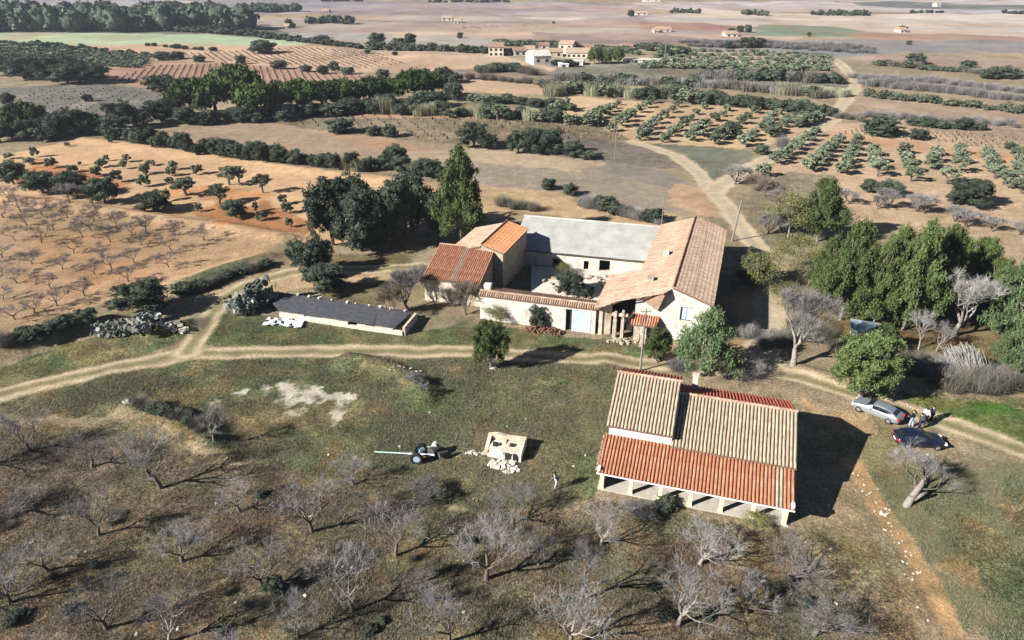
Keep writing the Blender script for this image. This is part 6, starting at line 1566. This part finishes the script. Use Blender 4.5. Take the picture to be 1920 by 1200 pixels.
for g_, items in BD.items():
    nm, lb_, ct_ = BATCHED[g_]; Vs = []; Fs = []; vv = []; mi = []; mats_ = []; off = 0
    for (tk, i, x, y, z, rz, sw, sh) in items:
        me = KIND[tk][i][0]
        if not hasattr(place, 'c'): place.c = {}
        if me.name not in place.c:
            a = np.zeros(len(me.vertices)*3, np.float32); me.vertices.foreach_get('co', a); f = np.zeros(len(me.polygons)*4, np.int32); me.polygons.foreach_get('vertices', f)
            v = np.zeros(len(me.vertices), np.float32); me.attributes['v'].data.foreach_get('value', v); place.c[me.name] = (a.reshape(-1, 3), f.reshape(-1, 4), v)
        a, f, v = place.c[me.name]; ca, sa = math.cos(rz), math.sin(rz)
        V = np.stack([(a[:, 0]*ca-a[:, 1]*sa)*sw+x, (a[:, 0]*sa+a[:, 1]*ca)*sw+y, a[:, 2]*sh+z], 1); Vs.append(V); Fs.append(f+off); off += len(V); vv.append(v)
        m0 = me.materials[0]
        if m0 not in mats_: mats_.append(m0)
        mi.append(np.full(len(f), mats_.index(m0)))
    me = new_mesh(nm, np.concatenate(Vs), np.concatenate(Fs), {'v': ('FLOAT', np.concatenate(vv))}, mats_, matidx=np.concatenate(mi))
    tag(link(nm, me), label=lb_, cat=ct_, kind='stuff')
print('trees', cnt, time.time()-T0)

# --- vine rows
def vines(pts, dx, dy, ang, label, seed, h=.55):
    r = np.random.default_rng(seed); poly = GP(*pts); P = np.array(poly); c = P.mean(0); R_ = np.hypot(*(P-c).T).max()
    a = np.arange(-R_, R_, dx); b = np.arange(-R_, R_, dy); A2, B2 = np.meshgrid(a, b); ca, sa = math.cos(ang), math.sin(ang)
    x = c[0]+A2.ravel()*ca-B2.ravel()*sa; y = c[1]+A2.ravel()*sa+B2.ravel()*ca; x += r.normal(0, .1, len(x)); y += r.normal(0, .12, len(x))
    ok = inside(x, y, poly); x = x[ok]; y = y[ok]; z = hz(x, y); n = len(x); V = []; 
    hh = h*r.uniform(.7, 1.3, n); w = .15
    for k in range(2):
        t = r.uniform(0, 3.14, n)+k*1.57; u = np.cos(t)*w; v = np.sin(t)*w
        V.append(np.stack([np.stack([x-u, y-v, z-.05], 1), np.stack([x+u, y+v, z-.05], 1), np.stack([x+u*1.4, y+v*1.4, z+hh], 1), np.stack([x-u*1.4, y-v*1.4, z+hh], 1)], 1))
    V = np.concatenate(V).reshape(-1, 3); me = new_mesh('vine_rows', V, np.arange(len(V)).reshape(-1, 4), {'v': ('FLOAT', np.repeat(r.random(2*n), 4))}, [M['twig_rust']])
    tag(link('vine_rows', me), label=label, cat='vines', kind='stuff')
vines([(200, 150), (300, 122), (440, 122), (640, 140), (840, 158), (640, 164), (340, 168)], 2.2, 1.1, .35, 'leafless vine rows on the pinkish slope at the left', 1, .38)
vines([(300, 100), (420, 96), (560, 90), (700, 96), (760, 120), (640, 130), (430, 116)], 2.6, 1.5, .5, 'leafless vine rows on the upper tan slope', 2, .42)
vines([(1560, 250), (1640, 232), (1920, 262), (1920, 286), (1700, 262), (1600, 252)], 2.6, 1.3, 1.25, 'leafless vine rows above the right olive field', 3, .5)
vines([(850, 54), (1000, 46), (1010, 50), (900, 58)], 7, 5, .3, 'pale dotted rows on the far tilled field', 4, 1.0)
vines([(0, 200), (60, 168), (230, 165), (300, 180), (310, 200), (230, 232), (80, 228)], 3.4, 3.0, .2, 'low dry plants on the grey fallow', 5, .35)
vines([(500, 228), (640, 214), (860, 210), (1160, 236), (1180, 258), (820, 264), (650, 250)], 3.0, 2.6, .4, 'low dry bushes on the rough field', 6, .5)

# --- grass tufts and dead weeds over the rough ground near the camera
BARE = [GP((410, 730), (440, 722), (480, 735), (540, 712), (600, 716), (640, 740), (690, 752), (670, 780), (620, 792), (600, 765), (530, 760), (470, 748), (430, 750)), GP((500, 775), (540, 768), (565, 780), (530, 790))]
def tufts(name, pts_list, n, hgt, m, label, seed, thr=.45, w=.035):
    r = np.random.default_rng(seed); X = []; Y = []
    tot = 0
    for pts in pts_list:
        poly = GP(*pts); P = np.array(poly); x0, y0 = P.min(0); x1, y1 = P.max(0); k = int(n*1.0/len(pts_list)); x = r.uniform(x0, x1, k*2); y = r.uniform(y0, y1, k*2)
        ok = inside(x+(fbm(x, y, 4., 3, 3)-.5)*7, y+(fbm(x, y, 4., 8, 3)-.5)*7, poly) & (fbm(x, y, 3.0, seed, 3)+r.normal(0, .05, len(x)) > thr)
        for bp_ in BARE: ok &= ~inside(x, y, bp_)
        for _, rp, rw in ROADW[:2]+ROADW[4:]: ok &= dist_poly(x, y, rp) > rw+.2
        X.append(x[ok]); Y.append(y[ok])
    x = np.concatenate(X); y = np.concatenate(Y); B_ = (x-O.x)*U.x+(y-O.y)*U.y; Tt = (x-O.x)*W.x+(y-O.y)*W.y
    ok = ~((B_ > -.2) & (B_ < LEN+.2) & (Tt > -.4) & (Tt < 10.4)); x = x[ok]; y = y[ok]
    n = len(x); z = hz(x, y)-.02; nb = 4; V = []; vv = np.repeat(r.random(n), nb*3)
    for k in range(nb):
        t = r.uniform(0, 6.283, n); h = hgt*r.uniform(.5, 1.4, n); l = r.uniform(.2, 1.0, n)*h; ox = r.normal(0, .07, n); oy = r.normal(0, .07, n)
        u = -np.sin(t)*w; v = np.cos(t)*w
        V.append(np.stack([np.stack([x+ox-u, y+oy-v, z], 1), np.stack([x+ox+u, y+oy+v, z], 1), np.stack([x+ox+np.cos(t)*l, y+oy+np.sin(t)*l, z+h], 1)], 1))
    V = np.stack(V, 1).reshape(-1, 3)
    me = new_mesh(name, V, np.arange(len(V)).reshape(-1, 3), {'v': ('FLOAT', np.clip(vv*.7+r.random(len(vv))*.3, 0, 1))}, [M[m]])
    tag(link(name, me), label=label, cat='grass', kind='stuff')
orch = [(-60, 800), (230, 790), (400, 850), (560, 890), (700, 940), (960, 965), (1100, 950), (1250, 970), (1500, 1010), (1640, 1050), (1720, 1220), (-60, 1220)]
belt = [(-60, 760), (240, 700), (420, 668), (890, 668), (1180, 694), (1150, 760), (1110, 930), (960, 960), (700, 930), (520, 880), (380, 830), (240, 770)]
rightg = [(1600, 870), (1940, 880), (1990, 1220), (1760, 1220), (1700, 1040)]
upper = [(400, 600), (450, 590), (760, 630), (900, 612), (1150, 645), (1240, 662), (1180, 672), (890, 654), (420, 652)]
tufts('grass', [belt, belt, rightg, upper, orch], 110000, .10, 'grass', 'green and straw coloured grass tufts on the near ground', 11, .48, .016)
tufts('dead_weeds', [orch, orch, belt], 80000, .15, 'twig_rust', 'brown dead weeds across the orchard floor', 12, .5, .012)
tufts('dry_weeds', [orch, orch, belt], 20000, .22, 'brush', 'grey dry stalks across the orchard floor', 13, .5, .014)
# small shrubs on the orchard floor
for i in range(46):
    px = rnd.uniform(-20, 1650); py = rnd.uniform(870, 1195)
    if py < 850+.14*px: continue
    x, y = G(px, py)
    sb = (x-O.x)*U.x+(y-O.y)*U.y; tb_ = (x-O.x)*W.x+(y-O.y)*W.y
    if -1 < sb < LEN+1 and tb_ > -1.2: continue
    place('brush' if i % 3 else 'holm_lo', x, y, rnd.uniform(.5, 1.2), rnd.uniform(.3, .6), 'knee-high dry bush on the rough orchard floor' if i % 3 else 'knee-high green bush on the rough orchard floor', 'dry bushes on the orchard floor' if i % 3 else 'green bushes on the orchard floor')

# ================================================================== far village and farms
def farhouse(px, py, wpx, hpx, wallm, roofm, label, dep=7, yaw=0, nwin=3, floors=1, flat=False):
    z = depth(px, py); w_ = wpx*z/F; h_ = hpx*z/F*.72; x, y = G(px, py); e = empty('house', (x, y, HZ(x, y)-.3), yaw, label=label, cat='house')
    b = MB(); b.box(-w_/2, 0, 0, w_/2, dep, h_+.3); b.build('wall', wallm, e)
    r = MB(); rise = 0.2 if flat else dep*.18
    if flat: r.box(-w_/2-.15, -.15, h_+.302, w_/2+.15, dep+.15, h_+.5)
    else:
        V = [(-w_/2-.3, -.3, h_+.31), (w_/2+.3, -.3, h_+.31), (w_/2+.3, dep+.3, h_+.31), (-w_/2-.3, dep+.3, h_+.31), (-w_/2-.3, dep/2, h_+.31+rise), (w_/2+.3, dep/2, h_+.31+rise)]
        r.add(V, [(0, 1, 5, 4), (2, 3, 4, 5), (0, 4, 3), (1, 2, 5), (0, 3, 2, 1)])
    r.build('roof', roofm, e)
    for f in range(floors):
        for i in range(nwin):
            cx = -w_/2+w_*(i+.5)/nwin; zz = .3+h_*(f+.5)/floors-.1; s = min(.55, w_/nwin*.25)
            m_ = MB(); m_.box(cx-s, -.05, zz-.45, cx+s, -.003, zz+.5); m_.build('window', 'interior_shade', e)
    return e
farhouse(930, 107, 28, 22, 'plaster_cream', 'tile_brown', 'tall cream house at the left end of the village', 9, 0, 3, 2)
farhouse(976, 106, 24, 12, 'plaster_white', 'tile_brown', 'low white house second from the left in the village', 7, .2, 2)
farhouse(950, 105, 16, 8, 'plaster_old', 'tile_brown', 'small grey roofed shed beside the tall cream house', 6, .1, 1)
farhouse(993, 103, 18, 10, 'plaster_old', 'tile_worn', 'low brown roofed house left of the white gable', 8, 0, 1)
farhouse(1017, 121, 34, 22, 'plaster_white', 'plaster_white', 'bright white house nearest in the village', 10, .3, 2)
farhouse(1060, 102, 26, 22, 'plaster_cream', 'tile_worn', 'pink-cream house with high gable in the middle of the village', 8, -.3, 2, 2)
farhouse(1040, 108, 30, 12, 'plaster_old', 'tile_worn', 'brown roofed house between the white and the pink ones', 7, .1, 2)
farhouse(1085, 110, 46, 13, 'plaster_cream', 'tile_worn', 'long cream building right of the middle of the village', 9, -.1, 5)
farhouse(1096, 100, 34, 12, 'plaster_cream', 'tile_brown', 'cream building behind the long one in the village', 7, 0, 3)
farhouse(1078, 120, 30, 9, 'plaster_white', 'plaster_white', 'low white outbuilding in front of the village trees', 6, -.2, 1, flat=True)
farhouse(1020, 92, 20, 8, 'plaster_old', 'tile_brown', 'small low house at the back of the village', 6, 0, 1)
farhouse(1176, 93, 20, 9, 'plaster_white', 'tile_brown', 'small white house right of the three dark trees', 6, 0, 1)
farhouse(1215, 118, 90, 6, 'plaster_white', 'plaster_cream', 'long low white shed right of the village', 6, 0, 6, flat=True)
farhouse(1057, 125, 18, 7, 'plaster_white', 'tarp_white', 'tiny white hut in front of the dark bushes', 5, 0, 1, flat=True)
for px, py, w_, h_, lb_ in [(350, 12, 22, 7, 'far white farm in the upper left'), (838, 38, 20, 6, 'far white farm on the brown plain'), (858, 42, 14, 4, 'second building of the far white farm on the plain'), (610, 23, 12, 3, 'tiny far hut left of centre'), (1222, 6, 30, 6, 'far pale farm on the top edge'), (1245, 60, 26, 5, 'white farm building on the far plain right of centre'), (1203, 29, 22, 5, 'pale far farm beside two small trees'),
    (1695, 60, 12, 6, 'tiny far house beside a round tree at the right'), (1372, 68, 22, 6, 'pale far building behind the grey orchard'), (620, 42, 10, 4, 'white hut in the short far wood'), (536, 53, 8, 5, 'white hut beside a lone tree left of centre'), (1760, 12, 8, 7, 'tiny far house on the dark strip at the top right'), (1232, 62, 10, 4, 'annex of the white farm building on the far plain')]:
    farhouse(px, py, w_, h_, 'plaster_white', 'tile_worn', lb_, 8, 0, 2)

# ================================================================== air
hb = MB(); hb.box(-9200, -400, -8, 9200, 9200, 42)
m = bpy.data.materials.new('haze'); m.use_nodes = True; nt = m.node_tree; nt.nodes.clear()
out = nt.nodes.new('ShaderNodeOutputMaterial'); pv = nt.nodes.new('ShaderNodeVolumePrincipled')
pv.inputs['Color'].default_value = (.80, .86, 1, 1); pv.inputs['Density'].default_value = .00013; pv.inputs['Anisotropy'].default_value = .3
nt.links.new(pv.outputs[0], out.inputs['Volume']); M['haze'] = m
hz_o = hb.build('haze', m); hz_o['kind'] = 'stuff'
print('done', time.time()-T0)
